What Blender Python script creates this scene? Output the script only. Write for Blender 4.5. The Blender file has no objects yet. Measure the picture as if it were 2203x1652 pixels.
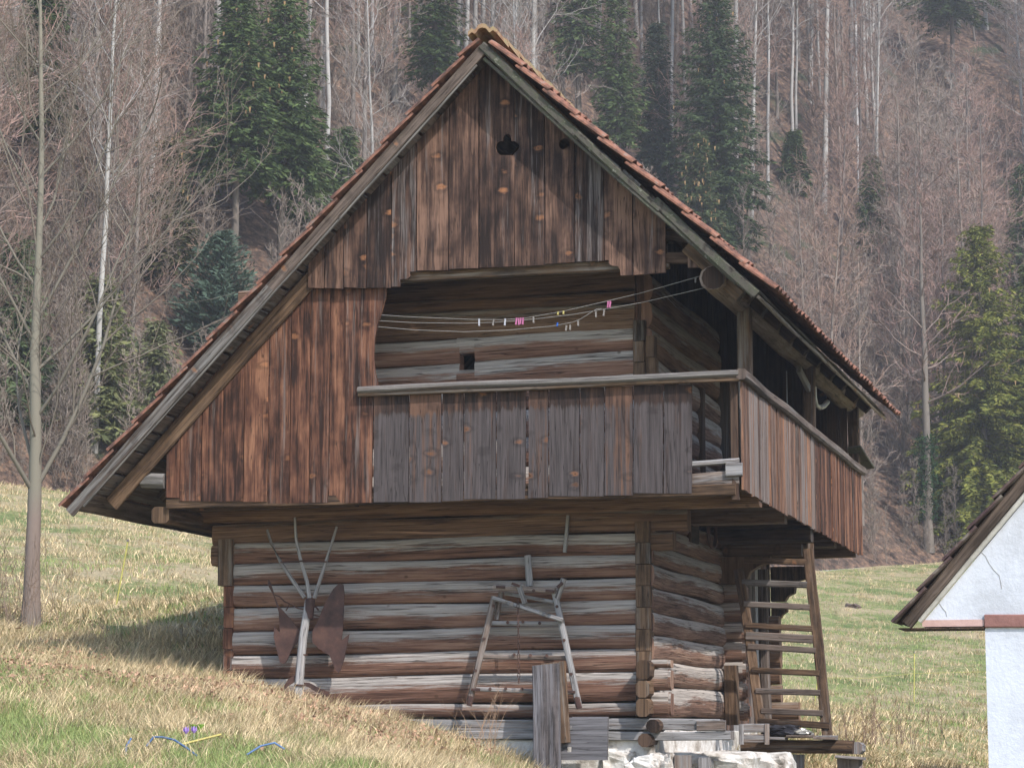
import bpy, math, random
import numpy as np
from mathutils import Vector
random.seed(7); RNG = np.random.default_rng(11)
SC = bpy.context.scene
# ---------------------------------------------------------------- camera, sky, sun, exposure
F = 5250.0; YAW = math.radians(15.77); PT = math.atan(749 / F)
CAM = np.array([5.12, -22.80, 1.6])
HD = np.array([-math.sin(YAW), math.cos(YAW), 0.0]); RT = np.array([math.cos(YAW), math.sin(YAW), 0.0]); UP = np.array([0, 0, 1.0])
FW = HD * math.cos(PT) + UP * math.sin(PT); CU = -HD * math.sin(PT) + UP * math.cos(PT)
cd = bpy.data.cameras.new("camera"); cam = bpy.data.objects.new("camera", cd); SC.collection.objects.link(cam)
cam.location = CAM; cam.rotation_euler = (math.pi / 2 + PT, 0, YAW)
cd.sensor_width = 36; cd.lens = 36 * F / 2203; cd.clip_end = 2000; cd.clip_start = 0.5
SC.camera = cam
SUN_EL = math.radians(44); SUN_AZ = math.radians(50)      # azimuth measured from the facade normal towards the right
SD = Vector((math.sin(SUN_AZ) * math.cos(SUN_EL), -math.cos(SUN_AZ) * math.cos(SUN_EL), math.sin(SUN_EL)))
w = bpy.data.worlds.new("World"); SC.world = w; w.use_nodes = True
nt = w.node_tree; sky = nt.nodes.new("ShaderNodeTexSky"); sky.sky_type = 'NISHITA'; sky.sun_disc = False
sky.sun_elevation = SUN_EL; sky.sun_rotation = math.pi - SUN_AZ; sky.dust_density = 1.0
bg = nt.nodes["Background"]; bg.inputs[1].default_value = 0.15; nt.links.new(sky.outputs[0], bg.inputs[0])
sl = bpy.data.lights.new("sun", 'SUN'); sl.energy = 2.5; sl.angle = math.radians(0.6); sl.color = (1, .95, .91)
so = bpy.data.objects.new("sun", sl); SC.collection.objects.link(so)
so.rotation_euler = SD.to_track_quat('Z', 'Y').to_euler(); so.location = (10, -10, 20)
SC.view_settings.view_transform = 'Standard'; SC.view_settings.look = 'None'
SC.view_settings.exposure = 1.06; SC.view_settings.gamma = 1
SC.cycles.max_bounces = 6; SC.cycles.diffuse_bounces = 3; SC.cycles.transparent_max_bounces = 4

# ---------------------------------------------------------------- measuring helpers (photo pixel -> point on a real plane)
def ray(px, py): return FW + RT * (px - 1101.5) / F - CU * (py - 826) / F
def onY(px, py, y): q = ray(px, py); return Vector(CAM + q * (y - CAM[1]) / q[1])
def onX(px, py, x): q = ray(px, py); return Vector(CAM + q * (x - CAM[0]) / q[0])
def atT(px, py, t): q = ray(px, py); return Vector(CAM + q * t / q.dot(HD))
def st(s, t): p = CAM + RT * s + HD * t; return p[0], p[1]

# ---------------------------------------------------------------- objects
def tag(o, label=None, cat=None, group=None, kind=None):
    if label: o['label'] = label
    if cat: o['category'] = cat
    if group: o['group'] = group
    if kind: o['kind'] = kind
    return o
def empty(name, loc=(0, 0, 0), label=None, cat=None, group=None):
    o = bpy.data.objects.new(name, None); SC.collection.objects.link(o); o.location = loc; o.empty_display_size = .2
    return tag(o, label, cat, group)
def link(o, parent=None):
    SC.collection.objects.link(o)
    if parent is not None:
        o.parent = parent
        l = Vector((0, 0, 0)); q = parent
        while q is not None: l += q.location; q = q.parent
        o.location = -l                       # meshes are built in world coordinates
    return o
class MB:
    """mesh collector; every vertex carries 'gc' = (across the grain, along the grain, board id)"""
    def __init__(s): s.v = []; s.f = []; s.g = []; s.m = []; s.sm = []
    def add(s, vs, fs, gs, smooth=False, mi=0):
        o = len(s.v); s.v += [tuple(x) for x in vs]; s.g += gs
        for f in fs: s.f.append(tuple(i + o for i in f)); s.m.append(mi); s.sm.append(smooth)
    def build(s, name, mats, parent=None):
        me = bpy.data.meshes.new(name); me.from_pydata(s.v, [], s.f)
        a = me.attributes.new('gc', 'FLOAT_VECTOR', 'POINT'); a.data.foreach_set('vector', np.array(s.g, 'f').ravel())
        for m in (mats if isinstance(mats, (list, tuple)) else [mats]): me.materials.append(m)
        me.polygons.foreach_set('material_index', s.m); me.polygons.foreach_set('use_smooth', s.sm)
        me.update()
        return link(bpy.data.objects.new(name, me), parent)
def rid(): return random.random() * 50
def sweep(mb, P, prof, side, idv=None, jit=0.0, mode='w', uu=(0, 1), smooth=False, cap=True, taper=None, mi=0, seg=0.18, v0=0.0):
    """extrude profile [(a,b)] along polyline P; a runs along 'side', b along T x side"""
    idv = rid() if idv is None else idv
    P = [Vector(p) for p in P]; Q = [P[0]]; tl = [0.0]
    for i in range(1, len(P)):
        L = (P[i] - P[i - 1]).length; n = max(1, int(L / seg)) if jit > 0 else 1
        for k in range(1, n + 1): Q.append(P[i - 1].lerp(P[i], k / n)); tl.append(tl[-1] + L / n)
    n = len(prof); per = [0.0]
    for i in range(n): a, b = prof[i], prof[(i + 1) % n]; per.append(per[-1] + math.hypot(a[0] - b[0], a[1] - b[1]))
    bmin = min(p[1] for p in prof); bh = max(p[1] for p in prof) - bmin
    vs = []; gs = []; fs = []; side = Vector(side)
    ph = random.random() * 99
    for j, q in enumerate(Q):
        T = (Q[min(j + 1, len(Q) - 1)] - Q[max(j - 1, 0)]).normalized()
        A = (side - T * side.dot(T)).normalized(); B = A.cross(T)
        if B.z < 0 and abs(T.z) < .9: B = -B
        sc = 1.0 if not taper else taper[0] + (taper[1] - taper[0]) * tl[j] / tl[-1]
        wa = jit * math.sin(ph + tl[j] * 3.1) * .8; wb = jit * math.sin(ph * 2 + tl[j] * 2.3) * .8
        for i in range(n + 1):
            a, b = prof[i % n]
            da = random.uniform(-1, 1) * jit * .5 if i < n else 0; 
            if i == n: vs.append(vs[-n].copy()); gs.append((per[n], tl[j] + v0, idv) if mode == 'w' else (uu[0] + (uu[1] - uu[0]) * (b - bmin) / bh, tl[j] + v0, idv)); continue
            vs.append(q + A * ((a + math.copysign(da, a)) * sc + wa) + B * (b * sc + wb))
            gs.append((per[i], tl[j] + v0, idv) if mode == 'w' else (uu[0] + (uu[1] - uu[0]) * (b - bmin) / bh, tl[j] + v0, idv))
    for j in range(len(Q) - 1):
        for i in range(n):
            a = j * (n + 1) + i; fs.append((a, a + 1, a + n + 2, a + n + 1))
    mb.add(vs, fs, gs, smooth, mi)
    if cap:
        for j, s in ((0, 1), (len(Q) - 1, -1)):
            o = j * (n + 1); r = [vs[o + i].copy() for i in range(n)]
            c = [((prof[i][0] + 1) if mode == 'w' else .2 + prof[i][0] * .5, prof[i][1] * .25, idv + 3) for i in range(n)]
            mb.add(r, [tuple(range(n))[::s]], c, False, mi)
def rp(w, h, c=.008):
    c = min(c, w * .3, h * .3); a, b = w / 2, h / 2
    return [(-a + c, -b), (a - c, -b), (a, -b + c), (a, b - c), (a - c, b), (-a + c, b), (-a, b - c), (-a, -b + c)]
def circ(r, n=8): return [(r * math.cos(2 * math.pi * i / n), r * math.sin(2 * math.pi * i / n)) for i in range(n)]
def beam(mb, p0, p1, w, h, side=(0, 1, 0), jit=.004, **k): sweep(mb, [p0, p1], rp(w, h, k.pop('c', .008)), side, jit=jit, **k)
def box(mb, lo, hi, axis=0, jit=.003, **k):
    lo = Vector(lo); hi = Vector(hi); c = (lo + hi) / 2; d = hi - lo; p0 = c.copy(); p1 = c.copy(); p0[axis] = lo[axis]; p1[axis] = hi[axis]
    s = [(0, 1, 0), (1, 0, 0), (1, 0, 0)][axis]; sa = [1, 0, 0][axis]; sb = [2, 2, 1][axis]
    c = k.pop('c', .008); sweep(mb, [p0, p1], rp(d[sa], d[sb], c), s, jit=jit, **k)
def logprof(h, t=.15, bulge=.035):
    """a = outwards (front face at 0), b = up"""
    g = .007; return [(-t, -h / 2 + .002), (-.02, -h / 2 + .002), (-.003, -h / 2 + g), (bulge * .6, -h * .32), (bulge, -h * .08), (bulge * .9, h * .14), (bulge * .6, h * .36), (-.002, h / 2 - g * .6), (-.02, h / 2 - .001), (-t, h / 2 - .002)]
def plate(mb, poly, fr, th, idv=None, u0=None, mi=0):
    """flat board with outline poly [(x,z)] ; fr(x,z,d)->world"""
    idv = rid() if idv is None else idv; n = len(poly)
    ar = sum(poly[i][0] * poly[(i + 1) % n][1] - poly[(i + 1) % n][0] * poly[i][1] for i in range(n))
    if ar < 0: poly = poly[::-1]
    u0 = min(p[0] for p in poly) if u0 is None else u0
    zb = min(p[1] for p in poly)
    g = [(x - u0, z - zb, idv) for x, z in poly]
    mb.add([fr(x, z, 0) for x, z in poly], [tuple(range(n))], g, mi=mi)
    mb.add([fr(x, z, th) for x, z in poly], [tuple(range(n))[::-1]], g, mi=mi)
    vs = []; fs = []; gs = []
    for i in range(n):
        a, b = poly[i], poly[(i + 1) % n]; o = len(vs)
        vs += [fr(*a, 0), fr(*a, th), fr(*b, th), fr(*b, 0)]; fs.append((o, o + 1, o + 2, o + 3))
        gs += [(a[0] - u0, a[1] - zb, idv + 2), (a[0] - u0 + th, a[1] - zb, idv + 2), (b[0] - u0 + th, b[1] - zb, idv + 2), (b[0] - u0, b[1] - zb, idv + 2)]
    mb.add(vs, fs, gs, mi=mi)
def frY(y): return lambda x, z, d: (x, y + d, z)
def frX(x0): return lambda y, z, d: (x0 - d, y, z)

# ---------------------------------------------------------------- node helpers & materials
class M:
    def __init__(s, name, rough=.85, spec=.25):
        s.mat = bpy.data.materials.new(name); s.mat.use_nodes = True; s.nt = s.mat.node_tree
        s.b = s.nt.nodes["Principled BSDF"]; s.b.inputs['Roughness'].default_value = rough; s.b.inputs['Specular IOR Level'].default_value = spec
    def put(s, sock, v):
        if v is None: return
        if isinstance(v, bpy.types.NodeSocket): s.nt.links.new(v, sock)
        else:
            if sock.type == 'RGBA' and len(v) == 3: v = (*v, 1)
            sock.default_value = v
    def n(s, typ, ins=None, out=0, **pr):
        nd = s.nt.nodes.new('ShaderNode' + typ)
        for k, v in pr.items(): setattr(nd, k, v)
        for k, v in (ins or {}).items(): s.put(nd.inputs[k], v)
        return nd.outputs[out]
    def math(s, op, a, b=0.0, c=None, clamp=False):
        i = {0: a, 1: b}
        if c is not None: i[2] = c
        return s.n('Math', i, operation=op, use_clamp=clamp)
    def vec(s, x, y, z): return s.n('CombineXYZ', {0: x, 1: y, 2: z})
    def noise(s, vec, scale=1, detail=4, rough=.6, dist=0, out=0): return s.n('TexNoise', {'Vector': vec, 'Scale': scale, 'Detail': detail, 'Roughness': rough, 'Distortion': dist}, out)
    def ss(s, v, a, b): return s.n('MapRange', {'Value': v, 'From Min': a, 'From Max': b}, interpolation_type='SMOOTHSTEP')
    def mix(s, f, a, b, bt='MIX'):
        nd = s.nt.nodes.new('ShaderNodeMix'); nd.data_type = 'RGBA'; nd.blend_type = bt
        s.put(nd.inputs[0], f); s.put(nd.inputs[6], a); s.put(nd.inputs[7], b); return nd.outputs[2]
    def ramp(s, f, stops):
        nd = s.nt.nodes.new('ShaderNodeValToRGB'); s.put(nd.inputs[0], f); e = nd.color_ramp.elements
        while len(e) < len(stops): e.new(.5)
        for i, (p, c) in enumerate(stops): e[i].position = p; e[i].color = (*c, 1)
        return nd.outputs[0]
    def scale(s, col, f): return s.mix(1.0, col, s.n('CombineColor', {0: f, 1: f, 2: f}), 'MULTIPLY')
    def bump(s, h, dist=.01, strength=.6): s.put(s.b.inputs['Normal'], s.n('Bump', {'Height': h, 'Distance': dist, 'Strength': strength}))
    def fin(s, col): s.put(s.b.inputs['Base Color'], col); return s.mat
    def gc(s):
        a = s.n('Attribute', out=1, attribute_name='gc'); sp = s.nt.nodes.new('ShaderNodeSeparateXYZ'); s.put(sp.inputs[0], a)
        return sp.outputs[0], sp.outputs[1], sp.outputs[2]

def board_mat(name, dark, mid, light, grey, gamt, knot=(.48, .21, .095), knots=.5, top=None, gvar=.35, blotch=.5, bright=1.0, edge=None):
    m = M(name); u, v, w = m.gc(); X = m.math
    fine = m.noise(m.vec(X('MULTIPLY', u, 42), X('MULTIPLY', v, 1.6), X('MULTIPLY', w, 31)), 1, 6, .7)
    mid_ = m.noise(m.vec(X('MULTIPLY', u, 13), X('MULTIPLY', v, 1.1), X('MULTIPLY', w, 13)), 1, 5, .65, .4)
    bl = m.noise(m.vec(X('MULTIPLY', u, 5), X('MULTIPLY', v, 2.6), X('MULTIPLY', w, 3)), 1, 3, .6)
    wn = m.n('TexWhiteNoise', {'W': w}, 0, noise_dimensions='1D')
    f = X('ADD', X('MULTIPLY', fine, .75), X('MULTIPLY', mid_, .95)); f = X('ADD', f, X('MULTIPLY', X('SUBTRACT', wn, .5), .30))
    f = X('ADD', f, X('MULTIPLY', X('SUBTRACT', bl, .5), blotch)); f = X('SUBTRACT', f, .35)
    col = m.ramp(f, [(.29, dark), (.49, mid), (.74, light)])
    gm = m.noise(m.vec(X('MULTIPLY', u, 22), X('MULTIPLY', v, .9), X('MULTIPLY', w, 5)), 1, 5, .7, .3)
    wn2 = m.n('TexWhiteNoise', {'W': X('ADD', w, 7.3)}, 0, noise_dimensions='1D')
    gm = X('ADD', X('ADD', gm, gamt), X('MULTIPLY', X('SUBTRACT', wn2, .5), gvar))
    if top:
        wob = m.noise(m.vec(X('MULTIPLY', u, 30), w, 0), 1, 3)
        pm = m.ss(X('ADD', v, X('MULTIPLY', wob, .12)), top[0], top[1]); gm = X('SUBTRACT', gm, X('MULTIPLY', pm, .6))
    gm = m.ss(gm, .5, .72)
    gcol = m.scale(m.mix(0.0, grey, grey), X('ADD', X('MULTIPLY', fine, 2.6), -.28))
    col = m.mix(gm, col, gcol)
    kv = m.vec(X('MULTIPLY', u, 5.2), X('MULTIPLY', v, 8.5), X('MULTIPLY', w, 10))
    kv = m.n('VectorMath', {0: kv, 1: m.n('VectorMath', {0: m.noise(kv, 2.2, 3, out=1), 'Scale': .55}, operation='SCALE')}, operation='ADD')
    vor = m.nt.nodes.new('ShaderNodeTexVoronoi'); m.put(vor.inputs['Vector'], kv); vor.inputs['Scale'].default_value = .8
    sc = m.nt.nodes.new('ShaderNodeSeparateColor'); m.put(sc.inputs[0], vor.outputs['Color'])
    on = X('LESS_THAN', sc.outputs[0], knots * .55)
    halo = X('MULTIPLY', X('SUBTRACT', 1.0, m.ss(vor.outputs['Distance'], .07, .25)), on)
    core = X('MULTIPLY', X('SUBTRACT', 1.0, m.ss(vor.outputs['Distance'], .03, .11)), X('MULTIPLY', on, X('GREATER_THAN', sc.outputs[1], .45)))
    ring = X('MULTIPLY', X('SUBTRACT', m.ss(vor.outputs['Distance'], .18, .26), m.ss(vor.outputs['Distance'], .28, .46)), on)
    col = m.mix(X('MULTIPLY', ring, .35), col, tuple(c * .6 for c in dark))
    col = m.mix(X('MULTIPLY', halo, .8), col, m.mix(sc.outputs[2], knot, tuple(c * .4 for c in knot)))
    col = m.mix(X('MULTIPLY', core, .8), col, (.035, .018, .012))
    # drying cracks
    cr = m.noise(m.vec(X('MULTIPLY', u, 28), X('MULTIPLY', v, .7), X('ADD', w, 40)), 1, 2, .5)
    cm = X('SUBTRACT', 1.0, m.ss(X('ABSOLUTE', X('SUBTRACT', cr, .5)), .0, .012))
    col = m.mix(X('MULTIPLY', cm, .75), col, (.015, .01, .008))
    if bright != 1: col = m.scale(col, bright)
    m.bump(X('SUBTRACT', X('ADD', fine, X('MULTIPLY', halo, .3)), cm), .006, .7)
    return m.fin(col)
def log_mat(name, dark, mid, light, grey, gbias=0.0, bright=1.0):
    m = M(name); u, v, w = m.gc(); X = m.math
    fine = m.noise(m.vec(X('MULTIPLY', u, 16), X('MULTIPLY', v, 1.6), X('MULTIPLY', w, 31)), 1, 7, .7)
    br = m.noise(m.vec(X('MULTIPLY', u, 2.2), X('MULTIPLY', v, 1.0), X('MULTIPLY', w, 9)), 1, 5, .6)
    wn = m.n('TexWhiteNoise', {'W': w}, 0, noise_dimensions='1D')
    f = X('ADD', X('ADD', X('MULTIPLY', fine, 1.15), X('MULTIPLY', br, .8)), X('MULTIPLY', X('SUBTRACT', wn, .5), .2)); f = X('SUBTRACT', f, .48)
    col = m.ramp(f, [(.2, dark), (.5, mid), (.8, light)])
    e = m.noise(m.vec(X('MULTIPLY', u, 6), X('MULTIPLY', v, 1.1), X('MULTIPLY', w, 5)), 1, 7, .75)
    e2 = m.noise(m.vec(0, X('MULTIPLY', v, .45), X('MULTIPLY', w, 17)), 1, 2, .5)
    gm = X('ADD', X('ADD', X('ADD', u, X('MULTIPLY', X('SUBTRACT', e, .5), 1.5)), X('MULTIPLY', X('SUBTRACT', e2, .5), .7)), gbias); gm = X('ADD', gm, X('MULTIPLY', X('SUBTRACT', wn, .5), .22))
    gm = X('MULTIPLY', m.ss(gm, .50, .74), .92)
    col = m.mix(gm, col, m.scale(m.mix(0.0, grey, grey), X('ADD', X('MULTIPLY', fine, 1.9), .05)))
    cr = m.noise(m.vec(X('MULTIPLY', u, 7), X('MULTIPLY', v, .45), X('ADD', w, 40)), 1, 3, .5)
    cm = X('SUBTRACT', 1.0, m.ss(X('ABSOLUTE', X('SUBTRACT', cr, .5)), .0, .014))
    col = m.mix(X('MULTIPLY', cm, .7), col, (.02, .013, .01))
    kv = m.vec(X('MULTIPLY', u, 1.6), X('MULTIPLY', v, 5.5), X('MULTIPLY', w, 10))
    vor = m.nt.nodes.new('ShaderNodeTexVoronoi'); m.put(vor.inputs['Vector'], kv); vor.inputs['Scale'].default_value = .7
    sc = m.nt.nodes.new('ShaderNodeSeparateColor'); m.put(sc.inputs[0], vor.outputs['Color'])
    k = X('MULTIPLY', X('SUBTRACT', 1.0, m.ss(vor.outputs['Distance'], .03, .12)), X('LESS_THAN', sc.outputs[0], .3))
    col = m.mix(X('MULTIPLY', k, .7), col, (.07, .035, .02))
    if bright != 1: col = m.scale(col, bright)
    m.bump(X('SUBTRACT', fine, cm), .02, .9)
    return m.fin(col)
def noisy_mat(name, stops, scale=6, detail=6, rough=.9, bump=.01, coord='Object', stretch=(1, 1, 1), spec=.2, metal=0, bs=3.0):
    m = M(name, rough, spec); c = m.nt.nodes.new('ShaderNodeTexCoord').outputs[coord]
    c = m.n('Mapping', {0: c, 'Scale': stretch}); n1 = m.noise(c, scale, detail, .65)
    m.b.inputs['Metallic'].default_value = metal
    m.bump(m.noise(c, scale * bs, 5, .7), bump, .6); return m.fin(m.ramp(n1, stops))
def attr_mat(name, rough=.9, transl=0.0, amp=.0):
    m = M(name, rough, .15); a = m.n('Attribute', out=0, attribute_name='col')
    if transl: m.b.inputs['Subsurface Weight'].default_value = 0
    return m.fin(a)
W_GABLE = board_mat("weathered_gable_boards", (.020, .012, .010), (.085, .047, .034), (.25, .145, .10), (.19, .165, .155), -.04, gvar=.2, knots=.6, blotch=.75, bright=0.78)
W_LEFT = board_mat("red_brown_boards", (.026, .012, .008), (.125, .053, .032), (.31, .15, .085), (.16, .13, .115), -.13, knots=.6, blotch=.7, bright=0.85)
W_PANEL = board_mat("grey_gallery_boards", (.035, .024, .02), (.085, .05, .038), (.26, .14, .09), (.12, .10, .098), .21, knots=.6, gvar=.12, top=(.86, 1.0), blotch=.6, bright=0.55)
W_SIDE = board_mat("grey_brown_side_boards", (.05, .03, .022), (.18, .10, .068), (.40, .20, .11), (.24, .205, .185), .05, knots=.12, blotch=.4, bright=0.82)
W_GREY = board_mat("silver_grey_timber", (.06, .045, .036), (.20, .15, .12), (.33, .27, .23), (.30, .29, .285), .15, knots=.15, bright=0.85)
W_BROWN = board_mat("brown_timber", (.035, .022, .014), (.13, .078, .045), (.26, .165, .10), (.24, .21, .18), -.08, knots=.25, bright=0.72)
W_VERGE = board_mat("weathered_verge_timber", (.05, .036, .028), (.14, .105, .085), (.26, .20, .165), (.24, .225, .21), .02, knots=.2, bright=0.68)
W_DGREY = board_mat("dark_slate_grey_timber", (.03, .025, .024), (.10, .085, .08), (.17, .14, .13), (.12, .115, .12), .1, knots=.1)
W_PALE = board_mat("pale_sheltered_timber", (.09, .065, .05), (.25, .19, .15), (.38, .31, .25), (.34, .31, .28), 0.0, knots=.2)
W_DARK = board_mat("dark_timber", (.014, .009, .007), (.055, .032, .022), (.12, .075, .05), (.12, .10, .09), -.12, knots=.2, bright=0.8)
W_MOSS = noisy_mat("mossy_verge_timber", [(.3, (.025, .02, .016)), (.46, (.09, .082, .068)), (.60, (.06, .066, .04)), (.70, (.24, .23, .20))], 14, 6)
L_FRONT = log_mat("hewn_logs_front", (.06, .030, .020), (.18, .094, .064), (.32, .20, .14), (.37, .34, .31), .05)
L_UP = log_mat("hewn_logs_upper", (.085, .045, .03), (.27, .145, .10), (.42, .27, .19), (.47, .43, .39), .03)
L_BROWN = log_mat("hewn_logs_brown", (.05, .028, .018), (.18, .105, .066), (.30, .195, .125), (.26, .225, .19), -.30)
L_SIDE = log_mat("hewn_logs_side", (.065, .035, .024), (.22, .125, .088), (.40, .27, .19), (.42, .38, .34), .04)
TILE = noisy_mat("terracotta_tiles", [(.28, (.04, .03, .026)), (.42, (.12, .064, .048)), (.56, (.25, .115, .076)), (.68, (.20, .17, .145))], 9, 7, stretch=(1, 1, 1), bump=.008)
RIDGE = noisy_mat("mossy_ridge_tile", [(.3, (.20, .10, .06)), (.5, (.33, .22, .13)), (.7, (.24, .23, .12))], 9, 6)
STONE = noisy_mat("whitewashed_rubble", [(.32, (.22, .19, .16)), (.44, (.50, .46, .41)), (.56, (.68, .66, .62)), (.7, (.76, .75, .73))], 5, 8, bump=.04)
RUST = noisy_mat("rusty_iron", [(.3, (.03, .016, .014)), (.55, (.07, .034, .026)), (.75, (.12, .062, .042))], 8, 6, .7, .003, spec=.4)
BLACK = noisy_mat("black_rubber", [(.3, (.01, .01, .013)), (.7, (.03, .03, .038))], 12, 4, .5, .01, spec=.5)
ZINC = noisy_mat("pale_bent_metal", [(.3, (.35, .34, .31)), (.7, (.55, .54, .5))], 12, 3, .4, .001, metal=.6)
ROPE = noisy_mat("pale_cord", [(.3, (.22, .21, .19)), (.7, (.32, .30, .28))], 30, 3)
ATT = attr_mat("plant_colours")

# ---------------------------------------------------------------- terrain
cps = []
def cpx(px, py, t):
    p = np.array(atT(px, py, t)); q = p - CAM; cps.append((q.dot(RT), q.dot(HD), p[2]))
def cpw(x, y, z): q = np.array([x, y, z]) - CAM; cps.append((q.dot(RT), q.dot(HD), z))
for s, t, z in [(0, 0, 0), (-9, 0, .5), (9, 0, -.4), (0, -12, -.4), (-10, -12, 0), (12, -12, -.8), (0, 9, .35), (-7, 10, .9), (7, 10, -.1), (-16, 12, 1.6), (16, 14, -.2)]: cps.append((s, t, z))
for a in [(0, 1660, 16.5), (600, 1660, 17), (1000, 1665, 18.5), (-500, 1640, 17), (1400, 1800, 20), (1800, 1790, 20), (2300, 1760, 20),
          (65, 1345, 27), (0, 1365, 25.5), (-500, 1330, 27), (250, 1312, 30), (300, 1380, 26.5), (0, 1500, 21), (300, 1500, 21.5), (520, 1515, 21.8), (150, 1440, 23.5),
          (0, 1040, 60), (150, 1056, 61), (330, 1078, 64), (-700, 1000, 58), (100, 1150, 48), (250, 1210, 42), (420, 1210, 42), (420, 1330, 32), (460, 1415, 26.5),
          (700, 1120, 68), (1200, 1180, 78),
          (1967, 1507, 45), (1755, 1520, 42), (2130, 1600, 34), (1900, 1625, 28.5), (1720, 1648, 26), (1850, 1209, 90), (2040, 1211, 90), (2400, 1215, 92), (1950, 1360, 62), (1750, 1350, 62), (2200, 1380, 60), (2600, 1560, 40), (1500, 1208, 86)]: cpx(*a)
p = onY(488, 1466, 0); cpw(*p); p = onY(720, 1519, -.05); cpw(*p); p = onY(950, 1586, -.25); cpw(*p); p = onY(1150, 1642, -.7); cpw(*p)
for a in [(-5.2, 2.5, 2.75), (-5.5, 6, 3.4), (-2, 5, 2.0), (0.6, 2.5, .95), (1.8, 6.5, 1.2), (-2, 2, 1.6), (4, 3, .7), (.3, -.9, .75)]: cpw(*a)
CP = np.array(cps)
def _U(r2): return np.where(r2 > 0, r2 * np.log(np.maximum(r2, 1e-9)), 0) * .5
_n = len(CP); _K = _U(((CP[:, None, :2] - CP[None, :, :2]) ** 2).sum(2)) + np.eye(_n) * .8
_P = np.c_[np.ones(_n), CP[:, :2]]; _A = np.block([[_K, _P], [_P.T, np.zeros((3, 3))]]); _W = np.linalg.solve(_A, np.r_[CP[:, 2], 0, 0, 0])
def tps(s, t):
    s = np.asarray(s, float); t = np.asarray(t, float); sh = s.shape; s = s.ravel(); t = t.ravel(); o = np.empty(len(s))
    for i in range(0, len(s), 50000):
        a = s[i:i + 50000]; b = t[i:i + 50000]
        o[i:i + 50000] = _U((a[:, None] - CP[:, 0]) ** 2 + (b[:, None] - CP[:, 1]) ** 2) @ _W[:_n] + _W[_n] + a * _W[_n + 1] + b * _W[_n + 2]
    return o.reshape(sh)
def wob(s, t): return .035 * np.sin(s * 2.1 + t * .7) * np.sin(t * 1.7 - s * .6) + .02 * np.sin(s * 5.3 + 1) * np.sin(t * 4.1) + .05 * np.sin(s * .9 + 2) * np.sin(t * .53)
def T0(s): return np.clip(60 + (np.asarray(s) + 12.6) / 28 * 30, 52, 100)
def ground(s, t):
    s = np.asarray(s, float); t = np.asarray(t, float); t0 = T0(s); far = np.maximum(t - t0, 0)
    z = tps(s, np.minimum(t, t0)) + wob(s, t) * (far == 0)
    hb = .6 * np.sin(s * .21 + 1) * np.sin(t * .17) + .35 * np.sin(s * .5 + t * .3)
    return z + np.where(far > 0, .62 * far + .0022 * far ** 2 + hb * np.minimum(far / 12, 1), 0)
def gpt(s, t): x, y = st(s, t); return Vector((x, y, float(ground(s, t))))
def np_mesh(name, V, T, mat, col=None, smooth=False, parent=None, n=3):
    me = bpy.data.meshes.new(name); V = np.asarray(V, 'f'); T = np.asarray(T, 'i')
    me.vertices.add(len(V)); me.vertices.foreach_set('co', V.ravel())
    me.loops.add(T.size); me.loops.foreach_set('vertex_index', T.ravel())
    me.polygons.add(len(T)); me.polygons.foreach_set('loop_start', np.arange(0, T.size, n, dtype='i')); 
    if smooth: me.polygons.foreach_set('use_smooth', np.ones(len(T), bool))
    if col is not None:
        a = me.color_attributes.new('col', 'FLOAT_COLOR', 'POINT'); c = np.ones((len(V), 4), 'f'); c[:, :3] = col; a.data.foreach_set('color', c.ravel())
    me.materials.append(mat); me.update(); me.validate()
    return link(bpy.data.objects.new(name, me), parent)
def sheet(name, S, Tt, mat):
    Z = ground(S, Tt); X = CAM[0] + RT[0] * S + HD[0] * Tt; Y = CAM[1] + RT[1] * S + HD[1] * Tt
    V = np.stack([X, Y, Z], -1).reshape(-1, 3); a, b = S.shape
    i = (np.arange(a - 1)[:, None] * b + np.arange(b - 1)[None, :]).ravel()
    return np_mesh(name, V, np.stack([i, i + b, i + b + 1, i + 1], 1), mat, smooth=True, n=4)
def meadow_mat():
    m = M("meadow_ground"); g = m.nt.nodes.new('ShaderNodeNewGeometry').outputs['Position']
    a = m.noise(g, .55, 5, .65); b = m.noise(g, 5, 6, .7); c = m.noise(g, 30, 4, .7)
    col = m.ramp(m.math('ADD', m.math('MULTIPLY', a, .6), m.math('MULTIPLY', b, .4)), [(.38, (.11, .17, .05)), (.46, (.22, .25, .09)), (.53, (.40, .33, .19)), (.66, (.50, .40, .25))])
    col = m.mix(m.ss(c, .45, .75), col, (.09, .065, .035)); m.bump(c, .05, .8); return m.fin(col)
def forest_mat():
    m = M("leaf_litter_floor"); g = m.nt.nodes.new('ShaderNodeNewGeometry').outputs['Position']
    a = m.noise(g, .35, 5, .65); b = m.noise(g, 3.2, 6, .75)
    col = m.ramp(b, [(.38, (.045, .034, .028)), (.5, (.12, .08, .06)), (.62, (.25, .155, .10)), (.75, (.34, .26, .2))])
    col = m.mix(m.ss(a, .55, .7), col, (.05, .07, .03)); m.bump(b, .2, .8); return m.fin(col)
u = np.linspace(-1, 1, 221); ss_ = np.sign(u) * np.abs(u) ** 1.35 * 110; 
vv = np.r_[np.linspace(-.35, 0, 12)[:-1], np.linspace(0, 1, 260)]
Sg, Vg = np.meshgrid(ss_, vv); Tg = np.where(Vg < 0, Vg * 80, Vg * T0(Sg)); tag(sheet('meadow', Sg, Tg, meadow_mat()), kind='structure')
u = np.linspace(-110, 110, 150); vv = np.linspace(0, 112, 90); Sg, Vg = np.meshgrid(u, vv); Tg = T0(Sg) + Vg
hs = tag(sheet('wooded_hillside', Sg, Tg, forest_mat()), kind='structure')

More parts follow.
